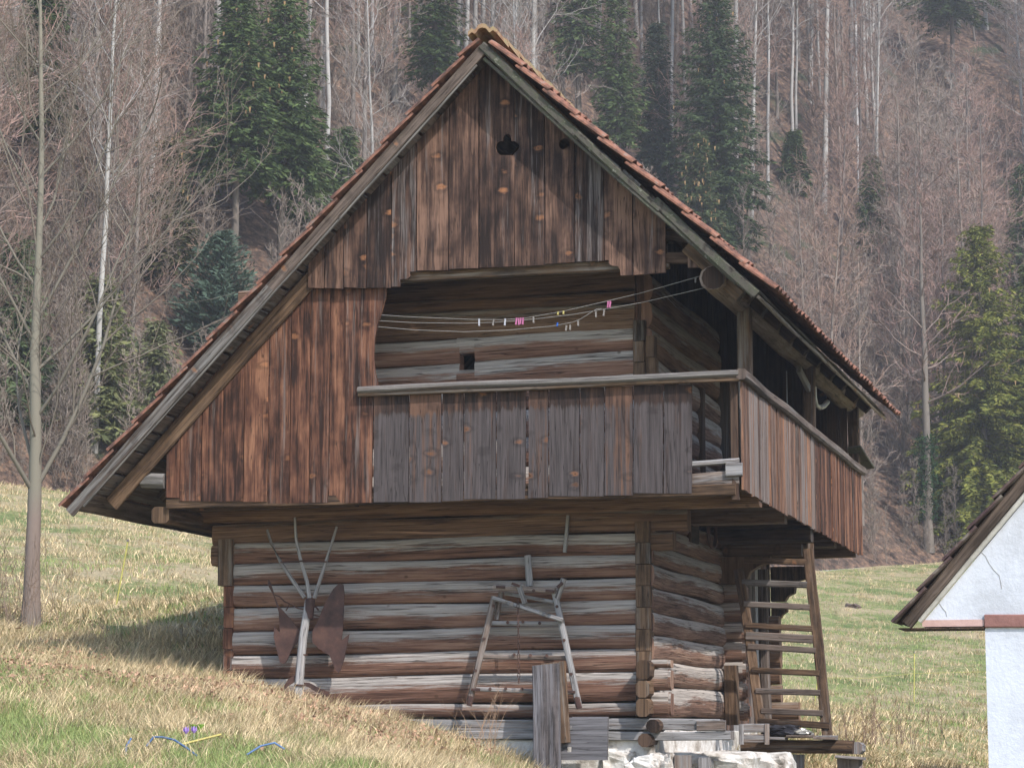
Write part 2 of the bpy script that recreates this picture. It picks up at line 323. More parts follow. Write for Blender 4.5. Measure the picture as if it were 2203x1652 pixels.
# ---------------------------------------------------------------- the log granary
G = empty('log_granary', (-2, 3, 1.4), "old two-storey log granary with steep tiled roof and boarded wraparound gallery", "granary")
AX, AZ = -1.23, 8.06
DL = Vector((-.695, 0, -.718)); NL = Vector((-.718, 0, .695)); DR = Vector((.7248, 0, -.689)); NR = Vector((.689, 0, .7248))
def rl(s, o, y): return Vector((AX, y, AZ)) + DL * s + NL * o
def rr(s, o, y): return Vector((AX, y, AZ)) + DR * s + NR * o
def ztop(x, off=.055): return AZ + (x - AX) * 1.033 - off * 1.437 if x < AX else AZ - (x - AX) * .951 - off * 1.38
YB, YG, YR = -1.3, 8.4, 8.4
# roof deck: boards running along the ridge
for nm, fn, D, N_, L in (('roof_deck', rl, DL, NL, 6.0), ('roof_deck', rr, DR, NR, 3.62)):
    mb = MB(); s = .03
    while s < L:
        wd = random.uniform(.22, .30)
        sweep(mb, [fn(min(s + wd / 2, L), -.04 + random.uniform(-.006, .006), YB + .055), fn(min(s + wd / 2, L), -.04, YG if fn is rl else 7.8)], rp(wd - .026, .026), D, jit=.005, seg=.5); s += wd
    mb.build(nm, W_VERGE, G)
# tiles
def tiles(name, fn, D, N_, L):
    mb = MB(); k = 0; s = L + .09
    while s > .1:
        y = YB - .05; j = 0
        while y < YG + .05:
            wd = .218; o1 = .068 + random.uniform(-.010, .012); o0 = .028; hd = max(s - .41, .0); th = .017
            sl = s + random.uniform(-.012, .012); yo = random.uniform(-.004, .004)
            prof = [(0, 0), (.03, .026), (.075, .034), (.12, .012), (.17, .004), (wd, .010)]
            vs = []; gs = []
            for (ss2, oo) in ((sl, o1), (hd, o0)):
                for (a, b) in prof: vs.append(fn(ss2, oo + b + th, y + yo + a)); gs.append((a, ss2, k + j * .1))
                for (a, b) in prof: vs.append(fn(ss2, oo + b, y + yo + a)); gs.append((a, ss2, k + j * .1))
            n = len(prof); fs = []
            for i in range(n - 1):
                fs += [(i, i + 1, 2 * n + i + 1, 2 * n + i), (n + i, 3 * n + i, 3 * n + i + 1, n + i + 1), (i, n + i, n + i + 1, i + 1), (2 * n + i, 2 * n + i + 1, 3 * n + i + 1, 3 * n + i)]
            fs += [(0, 2 * n, 3 * n, n), (n - 1, 2 * n - 1, 4 * n - 1, 3 * n - 1)]
            mb.add(vs, fs, gs); y += .213; j += 1
        k += 1; s -= .362
    mb.build(name, TILE, G)
tiles('roof_tiles', rl, DL, NL, 5.97); YG = 7.85; tiles('roof_tiles', rr, DR, NR, 3.63); YG = 8.4
# ridge caps
mb = MB(); y = YB - .06; k = 0
while y < YG:
    pts = []
    for a in np.linspace(-1, 1, 9):
        t = abs(a); q = Vector((AX, 0, AZ + .2)) + (DR if a > 0 else DL) * (t * .20) + Vector((0, 0, -.06 * (1 - t) ** 2 + .03 * math.sin(t * 9) * (t > .4)))
        pts.append(q)
    for (ya, sc_) in ((y, 0.0), ):
        vs = []; gs = []
        for yy, up in ((y, .03), (y + .42, .0)):
            for q in pts: vs.append(q + Vector((0, yy, up))); gs.append((0, yy, k))
            for q in pts: vs.append(q + Vector((0, yy, up - .04))); gs.append((0, yy, k))
        n = 9; fs = []
        for i in range(n - 1): fs += [(i, i + 1, 2 * n + i + 1, 2 * n + i), (n + i, 3 * n + i, 3 * n + i + 1, n + i + 1), (i, n + i, n + i + 1, i + 1)]
        fs += [(0, 2 * n, 3 * n, n), (n - 1, 2 * n - 1, 4 * n - 1, 3 * n - 1)]
        mb.add(vs, fs, gs)
    y += .4; k += 1
mb.build('ridge_tiles', RIDGE, G)
# verge boards
mb = MB(); sweep(mb, [rl(.04, -.028, YB + .022), rl(3.1, -.028, YB + .022)], rp(.045, .10), (0, 1, 0), jit=.004); sweep(mb, [rl(3.1, -.030, YB + .018), rl(6.04, -.030, YB + .018)], rp(.045, .10), (0, 1, 0), jit=.005)
sweep(mb, [rl(.2, -.088, YB + .03), rl(5.9, -.088, YB + .03)], rp(.03, .022), (0, 1, 0), jit=.003)
mb.build('verge_board', W_VERGE, G)
mb = MB()
for s0, s1, o, wd in ((.0, 1.35, -.06, .085), (1.3, 2.4, -.075, .07), (2.3, 3.62, -.07, .09)): sweep(mb, [rr(s0, o + .02, YB + .02), rr(s1, o, YB + .02)], rp(.05, wd, .02), (0, 1, 0), jit=.012, seg=.09)
sweep(mb, [rr(.1, -.115, YB + .03), rr(3.4, -.12, YB + .03)], rp(.03, .035, .01), (0, 1, 0), jit=.006, seg=.1)
mb.build('verge_board', W_MOSS, G)
# rafters
def rafter(fn, y, s0, s1, off=-.12, w_=.12, h=.13, m=W_BROWN, jit=.006):
    mb = MB(); sweep(mb, [fn(s0, off, y), fn(s1, off, y)], rp(w_, h, .02), (0, 1, 0), jit=jit); mb.build('rafter', m, G)
mb = MB(); sweep(mb, [rl(.35, -.155, -.975), rl(5.76, -.165, -.975)], rp(.045, .155, .018), (0, 1, 0), jit=.007); mb.build('rafter', W_GREY if 0 else W_BROWN, G)
for y in (.12, 1.15, 2.2, 3.3, 4.4, 5.5, 6.6, 7.6): rafter(rl, y, .1, 5.62)
for y in (-.62, .12, .95, 1.8, 2.7, 3.6, 4.6, 5.5, 6.6, 7.6): rafter(rr, y, .1, 3.44, m=W_DARK if y > -1 else W_BROWN)
# right eave board and front stub
mb = MB(); p0 = rr(3.55, -.075, -1.25); p1 = rr(3.55, -.075, 7.82); 
sweep(mb, [p0, p0.lerp(p1, .45)], rp(.20, .03), DR, jit=.005); sweep(mb, [p0.lerp(p1, .452) + NR * .004, p1 + NR * .004], rp(.19, .03), DR, jit=.005); mb.build('eave_board', W_PALE, G)
# wall plate carrying the right eave
mb = MB(); sweep(mb, [(.92, -1.12, 5.72), (.92, 8.3, 5.70)], [(.125 * math.cos(a), .115 * math.sin(a)) for a in np.linspace(0, 2 * math.pi, 11)[:-1]], (1, 0, 0), jit=.012, seg=.3, smooth=True); mb.build('wall_plate', W_PALE, G)
mb = MB(); sweep(mb, [(.92, -1.135, 5.72), (.92, -1.118, 5.72)], circ(.108, 12), (1, 0, 0), jit=.004); mb.build('end_grain', W_DARK, G)
mb = MB(); sweep(mb, [rr(2.75, -.17, -1.0), rr(3.45, -.17, -1.0)], rp(.11, .12, .02), (0, 1, 0), jit=.006); mb.build('rafter', W_BROWN, G)

def pxY(pts, y): return [(onY(a, b, y).x, onY(a, b, y).z) for a, b in pts]
# --- upper gable boards
YU = -1.03; mb = MB(); g = .005
def ub(xs, bottom, left=None, right=None, hole=None, y=None):
    """bottom: px points left->right ; left/right: extra px points on that edge (bottom->top)"""
    y = YU + random.uniform(-.006, .006) if y is None else y
    b = pxY(bottom, YU); b[0] = (b[0][0] + g, b[0][1]); b[-1] = (b[-1][0] - g, b[-1][1]); xl, xr = b[0][0], b[-1][0]
    poly = list(b)
    if right: poly += pxY(right, YU)
    if hole:
        c = onY(hole[0], hole[1], YU); r = hole[2] / 236.; poly.append((xr, c.z))
        poly += [(c.x + r * math.cos(a), c.z + r * math.sin(a)) for a in np.linspace(0, -2 * math.pi, 19)]; poly.append((xr, c.z + .0004))
    poly.append((xr, ztop(xr)))
    if xl < AX < xr: poly.append((AX, ztop(AX)))
    poly.append((xl, ztop(xl)))
    if left: poly += pxY(left, YU)[::1]
    plate(mb, poly, frY(y), .024)
ub(0, [(662, 619), (697, 620)]); ub(0, [(697, 619), (738, 621)]); ub(0, [(738, 618), (788, 620)]); ub(0, [(788, 619), (841, 619)])
ub(0, [(841, 617), (860, 617), (861, 601), (876, 600), (883, 594), (881, 585), (895, 584)])
ub(0, [(895, 582), (965, 581)]); ub(0, [(965, 579), (1030, 577)])
LN = [(1107, 334), (1076, 334), (1069, 327), (1066, 318), (1068, 309), (1075, 304), (1082, 304), (1082, 297), (1086, 290), (1092, 288), (1098, 291), (1100, 298), (1100, 304), (1107, 304)]
RN = [(1107, 304), (1113, 307), (1117, 313), (1117, 320), (1113, 326), (1107, 329)]
ub(0, [(1030, 576), (1107, 573)], right=LN); ub(0, [(1107, 573), (1172, 570)], left=RN)
ub(0, [(1172, 568), (1237, 564)], hole=(1214, 310, 12.5)); ub(0, [(1237, 563), (1300, 561)])
ub(0, [(1300, 560), (1310, 560), (1309, 567), (1317, 572), (1329, 573), (1334, 581), (1335, 593), (1362, 592)])
ub(0, [(1362, 592), (1433, 586)])
ub(0, [(1478, 576), (1510, 575), (1531, 573)], y=YU + .01); ub(0, [(1538, 563), (1552, 563)], y=YU + .02)
mb.build('gable_boarding', W_GABLE, G)
# inner lintel boards behind the gable cut-out
mb = MB(); a = onY(700, 606, -.93); b = onY(1440, 566, -.93); beam(mb, a, b, .07, .10); mb.build('lintel', W_BROWN, G)
mb = MB(); beam(mb, (1.0, -.95, 5.93), (-.2, -.95, 6.0), .06, .10); beam(mb, onY(1430, 500, -.9), onY(1545, 520, -.9), .05, .12); mb.build('collar_beam', W_DARK, G)
# --- lower left boards, the last one cut to a curve
mb = MB(); YL = -.95; seams = [356, 386, 432, 478, 523, 575, 622, 664, 706, 743]
for a, b in zip(seams[:-1], seams[1:]):
    yb = 1070 if a == 356 else 1077 + (a - 386) * .012 + random.uniform(0, 3); y = YL + random.uniform(-.007, .007)
    p = pxY([(a, yb), (b, yb + random.uniform(-1, 1))], YL); xl = p[0][0] + .005; xr = p[1][0] - .004; zm = onY(800, 604, YL).z
    plate(mb, [(xl, p[0][1]), (xr, p[1][1]), (xr, min(zm, ztop(xr))), (xl, min(zm, ztop(xl)))], frY(y), .024)
plate(mb, pxY([(744, 1082), (799, 1081), (803, 850), (815, 845), (813, 824), (807, 800), (804, 770), (806, 732), (812, 700), (822, 668), (830, 642), (832, 604), (744, 604)], YL), frY(YL - .006), .026)
mb.build('gable_boarding', W_LEFT, G)
# --- gallery front boards
mb = MB(); s2 = [803, 880, 950, 997, 1067, 1132, 1180, 1247, 1300, 1362, 1427, 1489]
for i, (a, b) in enumerate(zip(s2[:-1], s2[1:])):
    f0 = (a - 803) / 686; yb = 1081 - 24 * f0 + (2 if i % 3 else -1); yt = 850 - 26 * f0; a2 = a + (4 if i == 5 else 0)
    p = pxY([(a2 + 1, yb), (b - 1 - (2 if i == 4 else 0), yb + random.uniform(-1.5, 1)), (b - 1, yt), (a2 + 2, yt)], YL)
    plate(mb, p, frY(YL + random.uniform(-.008, .006)), .024)
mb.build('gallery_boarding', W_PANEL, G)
# --- gallery side boards
XS = 1.14; mb = MB(); y = -.93
while y < 6.98:
    wd = random.uniform(.08, .145); 
    zb = 3.775 - .006 * y + random.uniform(-.014, .012); zt = 4.84 - .012 * (y + 1)
    x0 = XS + random.uniform(-.008, .008)
    plate(mb, [(y + .003, zb), (y + wd - .003, zb + random.uniform(-.008, .008)), (y + wd - .003, zt), (y + .003, zt)], frX(x0), .022, mi=1 if y > 3.35 else 0)
    y += wd
mb.build('gallery_boarding', [W_SIDE, W_LEFT], G)
# rails
mb = MB(); a = onY(771, 839, -1.0); b = onY(1590, 804, -1.0); beam(mb, a, b, .085, .062, jit=.006, c=.02); mb.build('hand_rail', W_VERGE, G)
mb = MB(); beam(mb, a - Vector((0, -.015, .048)), b - Vector((0, -.015, .048)), .06, .036); mb.build('rail_strip', W_BROWN, G)
mb = MB(); beam(mb, b + Vector((.02, -.03, -.01)), Vector((b.x + .03, 7.1, 4.77)), .09, .10, side=(1, 0, 0), jit=.007, c=.02); mb.build('hand_rail', W_VERGE, G)
mb = MB(); p = onX(1836, 962, 1.0); beam(mb, p, onX(1856, 1000, 1.1) + Vector((0, .4, 0)), .2, .03, side=(1, 0, 0)); mb.build('shelf_board', W_MOSS, G)
# posts of the gallery
for px, yy in ((1603, 720), (1741, 860), (1836, 920)):
    p = onX(px, yy, .98); mb = MB(); sweep(mb, [(p.x, p.y, 3.9), (p.x, p.y, 5.64)], rp(.13, .13, .015), (1, 0, 0), jit=.005); mb.build('gallery_post', W_BROWN, G)
mb = MB(); sweep(mb, [(1.05, -.88, 3.7), (1.05, -.88, 4.83)], rp(.07, .07), (1, 0, 0), jit=.003); mb.build('gallery_post', W_DARK, G)
mb = MB(); p = onX(1741, 800, .98); sweep(mb, [(.98, p.y - .75, 5.52), (.98, p.y - .06, 5.38)], rp(.05, .08), (1, 0, 0), jit=.003); mb.build('brace', W_GREY, G)
# gallery frame seen through the missing boards
mb = MB(); beam(mb, onY(1480, 1000, -.88), onY(1592, 992, -.88), .09, .045, jit=.006); mb.build('gallery_sill', W_GREY, G)
mb = MB(); beam(mb, onY(1480, 1036, -.87), onY(1592, 1028, -.87), .10, .13, jit=.008); mb.build('gallery_sill', W_GREY, G)
mb = MB(); box(mb, (onY(1560, 1000, -.97).x, -.95, onY(1560, 1024, -.97).z), (onY(1596, 1000, -.97).x, -.86, onY(1560, 996, -.97).z), 0); mb.build('joint_block', W_GREY, G)
mb = MB(); beam(mb, (-4.55, -.90, 3.80), (1.06, -.90, 3.74 + .05), .08, .10); mb.build('gallery_sill', W_BROWN, G)
# deck
mb = MB(); y = -.92
while y < 6.9:
    wd = random.uniform(.2, .28); x0 = -4.5 if y < -.05 else .05
    sweep(mb, [(x0, y + wd / 2, 3.885), (1.09, y + wd / 2, 3.885)], rp(wd - .012, .032), (0, 1, 0), jit=.003, seg=.5); y += wd
mb.build('gallery_deck', W_BROWN, G)
# --- log walls
def zof(px, py, y=0): return onY(px, py, y).z
XL, XC = -4.21, -.08
def wall_logs(rows, x0, x1, mat, y=0.0, split=None, name='log_wall', t=.15):
    mb = MB()
    for (zl0, zr0, zl1, zr1, *o) in rows:
        h = ((zl1 - zl0) + (zr1 - zr0)) / 2; a = o[0] if o else x0; b = o[1] if len(o) > 1 else x1
        sp = [(a, b)] if not split or not (zr0 < split[3] and zr1 > split[2]) else [(a, split[0]), (split[1], b)]
        idv = rid(); yy = y + random.uniform(-.008, .008)
        for (c, d) in sp:
            zc = lambda x: ((zl0 + zl1) / 2 + ((zr0 + zr1) - (zl0 + zl1)) / 2 * (x - x0) / (x1 - x0))
            sweep(mb, [(c, yy, zc(c)), (d, yy, zc(d))], logprof(h * random.uniform(.985, 1.0), t, random.uniform(.012, .022)), (0, -1, 0), idv=idv, jit=.009, mode='log', smooth=True, seg=.16, v0=c + 10)
    return mb.build(name, mat, G)
LS = [(1171, 1143), (1213, 1193), (1261, 1240), (1303, 1293), (1363, 1340), (1408, 1396), (1463, 1440), (1520, 1508), (1541, 1545)]
zz = [(zof(505, a), zof(1370, b)) for a, b in LS]
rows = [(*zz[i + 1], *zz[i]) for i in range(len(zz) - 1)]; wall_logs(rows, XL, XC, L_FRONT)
top = [(zof(505, a), zof(1370, b)) for a, b in [(1082, 1056), (1126, 1098), (1171, 1143)]]
wall_logs([(*top[2], *top[1], -4.45, .42)], XL, XC, L_BROWN); wall_logs([(*top[1], *top[0], -4.75, 1.12)], XL, XC, L_BROWN, y=-.03, name='cantilever_beam')
wall_logs([(zz[1][0], zz[1][1], zz[0][0], zz[0][1], -4.46, XL)], XL, XC, L_BROWN, y=-.002, name='log_end')
wall_logs([(zz[1][0] + .05, zz[1][1] + .02, zz[0][0], zz[0][1], .05, .28)], XL, XC, L_BROWN, y=0, name='log_end')
# sill beams
mb = MB(); box(mb, (-3.2, -.05, zof(1370, 1591)), (.82, .14, zof(1370, 1572)), 0, jit=.008); box(mb, (-3.2, -.04, zof(1370, 1571)), (.72, .13, zof(1370, 1546)), 0, jit=.008); mb.build('sill_beam', W_GREY, G)
mb = MB(); box(mb, (.50, -.062, zof(1370, 1572)), (.77, -.01, zof(1370, 1549)), 0, jit=.006); mb.build('sill_block', W_GREY, G)
# side log ends = corner columns
def column(xa, xb, za, zb, y0, mat, n, name='corner_joint', d=.15):
    mb = MB(); h = (zb - za) / n
    for i in range(n): box(mb, (xa + random.uniform(-.004, .004), y0 + random.uniform(-.012, .008), za + i * h + .003), (xb + random.uniform(-.006, .006), y0 + d, za + (i + 1) * h - .003), 2, jit=.003, seg=.08)
    mb.build(name, mat, G)
column(-.085, .058, 1.75, 3.60, -.045, W_BROWN, 9); column(-4.31, -4.205, 2.0, 3.05, -.03, W_LEFT, 5)
column(-4.36, -4.22, 3.05, 3.52, -.075, W_BROWN, 1)
# projecting lower corner
mb = MB()
for i, (ya, yb2) in enumerate(((1437, 1418), (1486, 1438), (1541, 1487))):
    za, zb = zof(1410, ya), zof(1410, yb2); c = (za + zb) / 2; sweep(mb, [(.06, .0, c), (.22, .0, c)], logprof(zb - za - .006, .15, .03), (0, -1, 0), jit=.004, mode='log', smooth=True)
    sweep(mb, [(.22, .0, c), (.245, .0, c)], [(a * .8, b * .86) for a, b in logprof(zb - za, .15, .03)], (0, -1, 0), mode='log', smooth=True)
mb.build('log_end', L_SIDE, G)
mb = MB()
for ya, yb2 in ((1462, 1420), (1500, 1463), (1541, 1501)):
    za, zb = zof(1400, ya, -.2), zof(1400, yb2, -.2); sweep(mb, [(.02, .02, (za + zb) / 2), (.02, -.19, (za + zb) / 2), (.02, -.215, (za + zb) / 2)], rp(.125, zb - za - .004, .03), (1, 0, 0), jit=.006, seg=.06)
mb.build('log_end', W_BROWN, G)
mb = MB()
for px, py in ((1404, 1560), (1386, 1591)): c = onY(px, py, -.2); sweep(mb, [(c.x, .1, c.z), (c.x, -.2, c.z)], circ(.066, 10), (1, 0, 0), jit=.006, seg=.06)
mb.build('log_end', W_DARK, G)
# side wall, lower storey
ss3 = [onX(1407, q, .06).z for q in (1540, 1475, 1422, 1366, 1317, 1263, 1216, 1172, 1128, 1098)]
def side_logs(zs, y0, y1, mat, x=.06, name='log_wall', j=.008, sd=(1, 0, 0)):
    mb = MB()
    for a, b in zip(zs[:-1], zs[1:]): sweep(mb, [(x, y0, (a + b) / 2), (x, y1, (a + b) / 2 + random.uniform(-.02, .02))], logprof((b - a), .15, random.uniform(.02, .034)), sd, jit=j, mode='log', smooth=True, seg=.14)
    return mb.build(name, mat, G)
side_logs(ss3, .02, 3.62, L_SIDE)
side_logs([1.6, 1.8, 2.02, 2.24, 2.46, 2.68, 2.9, 3.12, 3.34, 3.56, 3.78], .12, 7.1, L_BROWN, x=-4.28, sd=(-1, 0, 0))
# cross wall ends, and their consoles
mb = MB(); zs = np.linspace(1.72, 3.22, 8)
for a, b in zip(zs[:-1], zs[1:]):
    c = (a + b) / 2; h = b - a; e = .27 + random.uniform(-.02, .02)
    sweep(mb, [(-.2, 3.62, c), (e, 3.62, c)], logprof(h, .15, .03), (0, -1, 0), mode='log', jit=.005, smooth=True, seg=.08)
    sweep(mb, [(e, 3.62, c), (e + .04, 3.62, c)], [(p[0] * .85, p[1] * .82) for p in logprof(h, .15, .03)], (0, -1, 0), mode='log', smooth=True)
    sweep(mb, [(e + .04, 3.625, c), (e + .06, 3.625, c)], [(p[0] * .7, p[1] * .55) for p in logprof(h, .15, .03)], (0, -1, 0), mode='log', smooth=True)
mb.build('log_end', L_SIDE, G)
mb = MB(); box(mb, (.10, 3.40, 1.68), (.235, 3.56, 2.32), 2, jit=.006); mb.build('corner_post', W_BROWN, G)
def console(pts, y0, th, mat, name='console'):
    mb = MB(); plate(mb, pts, frY(y0), th); mb.build(name, mat, G)
mb = MB(); box(mb, (-.1, 3.22, 3.63), (1.10, 3.42, 3.775), 0, jit=.007, c=.02); mb.build('cantilever_beam', W_DARK, G)
mb = MB(); box(mb, (-.1, 3.25, 3.78), (1.08, 3.45, 3.862), 0, jit=.005); mb.build('cantilever_beam', W_BROWN, G)
mb = MB(); box(mb, (-.1, 3.5, 3.50), (.95, 3.64, 3.625), 0, jit=.006); mb.build('cantilever_beam', W_BROWN, G)
console([(-.05, 3.20), (.30, 3.20), (.36, 3.24), (.40, 3.33), (.52, 3.40), (.62, 3.42), (.62, 3.49), (-.05, 3.49)], 3.42, .14, W_BROWN)
console([(.05, 3.18), (.22, 3.18), (.26, 3.24), (.34, 3.28), (.36, 3.42), (.55, 3.46), (.55, 3.6), (.05, 3.6)], 6.75, .15, W_BROWN)
console([(.05, 2.98), (.16, 2.98), (.18, 3.02), (.24, 3.06), (.24, 3.17), (.05, 3.17)], 6.78, .15, W_BROWN)
for y in (1.65, 5.1, 6.72): mb = MB(); box(mb, (-.1, y, 3.70), (1.08, y + .16, 3.866), 0, jit=.006); mb.build('cantilever_beam', W_BROWN, G)
# solid block whose dark colour paints the shade inside a square socket hole
mb = MB(); p = onX(1493, 1147, .1); box(mb, (.05, p.y - .2, p.z - .1), (.115, p.y + .2, p.z + .1), 1); mb.build('socket_shade_block', W_DARK, G)
# lower side wall behind the ladder: planked entrance bay and rear corner
mb = MB(); y = 3.8
while y < 6.6: wd = random.uniform(.16, .24); plate(mb, [(y, 1.6), (y + wd - .006, 1.6), (y + wd - .006, 3.7), (y, 3.7)], frX(.02 + random.uniform(-.006, .006)), .03, mi=random.choice([0, 1])); y += wd
mb.build('entrance_boarding', [W_GABLE, W_GREY], G)
mb = MB(); sweep(mb, [(.16, 5.7, 1.55), (.14, 5.7, 3.5)], rp(.11, .11, .02), (1, 0, 0), jit=.008); mb.build('entrance_post', W_VERGE, G)
mb = MB(); zs = np.linspace(1.55, 3.0, 8)
for a, b in zip(zs[:-1], zs[1:]): e = (.16 if b > 2.1 else .38) + random.uniform(-.01, .01); sweep(mb, [(-.2, 6.7, (a + b) / 2), (e, 6.7, (a + b) / 2)], logprof(b - a, .15, .03), (0, -1, 0), mode='log', jit=.005, smooth=True, seg=.1)
mb.build('log_end', L_BROWN, G)
# upper storey
US = [(604, 572), (655, 618), (677, 655), (738, 708), (792, 754), (846, 803), (905, 860), (965, 920), (1025, 985), (1082, 1056)]
zu = [(zof(808, a), zof(1367, b)) for a, b in US]
def ext(zp): zl, zr = zp; x0, x1 = onY(808, 700, 0).x, onY(1367, 700, 0).x; k = (zr - zl) / (x1 - x0); return (zl + k * (XL - x0), zr + k * (XC - x1))
zu = [ext(q) for q in zu]
hx0, hx1 = onY(989, 777, 0).x, onY(1022, 777, 0).x; hz0, hz1 = zof(1005, 795), zof(1005, 760)
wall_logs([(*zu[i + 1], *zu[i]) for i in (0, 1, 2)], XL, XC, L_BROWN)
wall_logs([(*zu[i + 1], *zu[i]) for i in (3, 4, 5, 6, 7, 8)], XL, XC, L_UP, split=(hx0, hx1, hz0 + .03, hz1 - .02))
for nm_, za_, zb_, uu_ in (('window_head', hz1, zof(1005, 726), (.4, 1)), ('window_sill', zof(1005, 831), hz0, (0, .65))):
    mb = MB(); hh = zb_ - za_; sweep(mb, [(hx0 - .03, .0, (za_ + zb_) / 2), (hx1 + .03, .0, (za_ + zb_) / 2)], [(-.15, -hh / 2), (.013, -hh / 2), (.015, -hh * .2), (.015, hh * .2), (.008, hh * .42), (-.02, hh / 2), (-.15, hh / 2)], (0, -1, 0), mode='log', uu=uu_, smooth=False, v0=15); mb.build(nm_, L_UP, G)
column(-.09, .02, 3.9, 5.55, -.04, W_BROWN, 8); column(.025, .115, 3.9, 5.4, -.01, W_BROWN, 7)
side_logs(list(np.linspace(3.9, 6.0, 9)), .03, 3.5, L_SIDE, name='log_wall', j=.010)
side_logs(list(np.linspace(3.9, 5.0, 6)), .03, 7.2, L_BROWN, x=-4.28, sd=(-1, 0, 0))
mb = MB(); box(mb, (.03, .95, 3.9), (.12, 1.10, 5.2), 2); mb.build('door_jamb', W_DARK, G); mb = MB(); box(mb, (.03, 2.3, 3.9), (.12, 2.45, 5.2), 2); mb.build('door_jamb', W_DARK, G)
mb = MB(); y = 3.52
while y < 4.6: wd = random.uniform(.16, .24); plate(mb, [(y, 3.9), (y + wd - .006, 3.9), (y + wd - .006, 5.6), (y, 5.6)], frX(.06 + random.uniform(-.006, .006)), .03); y += wd
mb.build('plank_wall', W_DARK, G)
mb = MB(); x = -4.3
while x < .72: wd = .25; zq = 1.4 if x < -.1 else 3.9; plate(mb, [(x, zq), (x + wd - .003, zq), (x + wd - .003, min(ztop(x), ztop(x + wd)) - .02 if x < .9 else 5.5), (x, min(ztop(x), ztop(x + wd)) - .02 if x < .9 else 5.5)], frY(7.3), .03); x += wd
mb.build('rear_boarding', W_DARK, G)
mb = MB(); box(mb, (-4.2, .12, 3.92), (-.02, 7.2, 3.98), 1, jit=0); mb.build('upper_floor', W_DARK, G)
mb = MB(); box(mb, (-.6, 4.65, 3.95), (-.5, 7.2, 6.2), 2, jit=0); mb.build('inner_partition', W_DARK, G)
# small rod pegged on the lower wall
mb = MB(); a = onY(1222, 1108, -.06); b = onY(1214, 1188, -.06); beam(mb, a, b, .035, .03, side=(1, 0, 0), jit=.004); mb.build('wall_peg', W_GREY, G)
# projecting stub at the left, purlin ends
mb = MB(); a = onY(306, 1035, -.92); b = onY(356, 1035, -.92); box(mb, (a.x, -1.0, a.z - .075), (b.x, -.84, a.z + .07), 0, jit=.03, seg=.05, c=.04); mb.build('purlin_end', W_VERGE, G)
mb = MB(); box(mb, (-4.72, -.9, 3.62), (-4.54, 7.2, 3.78), 1, jit=.006, c=.03); mb.build('purlin', W_BROWN, G)
mb = MB(); a = onY(385, 1088, -.3); box(mb, (a.x, -.42, a.z - .06), (-2.8, -.28, a.z + .05), 0, jit=.006); mb.build('cantilever_beam', W_BROWN, G)
# masonry footing
def blob(name, c, r, seed, mat, parent, n=11, lump=.16, sq=.38):
    rr_ = random.Random(seed); o = [rr_.uniform(0, 9) for _ in range(6)]; vs = []; fs = []
    for i in range(n + 1):
        th = math.pi * i / n
        for j in range(2 * n):
            ph = math.pi * j / n; f = lambda t: math.copysign(abs(t) ** sq, t)
            d = Vector((f(math.sin(th)) * f(math.cos(ph)), f(math.sin(th)) * f(math.sin(ph)), f(math.cos(th))))
            k = 1 + lump * (math.sin(d.x * 3 + o[0]) * math.sin(d.y * 3.7 + o[1]) * math.sin(d.z * 3.3 + o[2]) + .5 * math.sin(d.x * 9 + o[3]) * math.sin(d.z * 8 + o[4]) + .35 * rr_.uniform(-1, 1))
            vs.append(Vector(c) + Vector((d.x * r[0], d.y * r[1], d.z * r[2])) * k)
    for i in range(n):
        for j in range(2 * n): a = i * 2 * n + j; b = i * 2 * n + (j + 1) % (2 * n); fs.append((a, b, b + 2 * n, a + 2 * n))
    mb = MB(); mb.add(vs, fs, [(v.x, v.z, seed) for v in vs], False); return mb.build(name, mat, parent)
k = 0
for px, py, y, w_, h_ in ((1335, 1640, .05, .16, .20), (1390, 1650, -.05, .16, .18), (1425, 1645, -.02, .12, .19)):
    c = onY(px, py + 20, y); blob('footing_stone', c, (w_, .16, h_), k, STONE, G, lump=.22); k += 1
for y, w_ in ((.55, .3), (1.15, .3), (1.8, .34), (2.5, .3), (3.2, .34)):
    blob('footing_stone', (.28, y, 1.21 + random.uniform(-.01, .01)), (.30, w_ + .1, .19), k, STONE, G, lump=.12); k += 1
blob('footing_stone', (.66, .55, 1.20), (.30, .26, .21), 31, STONE, G, lump=.14); blob('footing_stone', (.92, 1.3, 1.20), (.26, .3, .20), 37, STONE, G, lump=.15)
mb = MB(); box(mb, (-4.2, .0, .9), (.08, .14, 1.53), 0, jit=.006); box(mb, (-.05, .1, .9), (.10, 7.0, 1.62), 1, jit=.006); mb.build('footing_wall', STONE, G)
mb = MB(); q = onY(1460, 1640, -.12); box(mb, (q.x - .05, -.1, q.z - .3), (q.x + .1, .0, q.z + .07), 2); q = onY(1505, 1650, -.12); box(mb, (q.x - .05, .05, q.z - .3), (q.x + .07, .12, q.z + .09), 2); mb.build('footing_post', W_GREY, G)

# ---------------------------------------------------------------- things on and around the granary
def tube(mb, P, r, n=6, jit=0, mi=0, seg=.1): sweep(mb, P, circ(r, n), (0, 1, 0) if abs((Vector(P[-1]) - Vector(P[0])).normalized().y) < .8 else (1, 0, 0), smooth=True, jit=jit, mi=mi, seg=seg)
def one(name, mb, mat, label, cat, group=None, org=None):
    return tag(mb.build(name, mat), label, cat, group)
def part(name, parent, mat, fn): mb = MB(); fn(mb); return mb.build(name, mat, parent)
def Zp(u, v): return 550 + u / 3.84, 1100 + v / 3.84
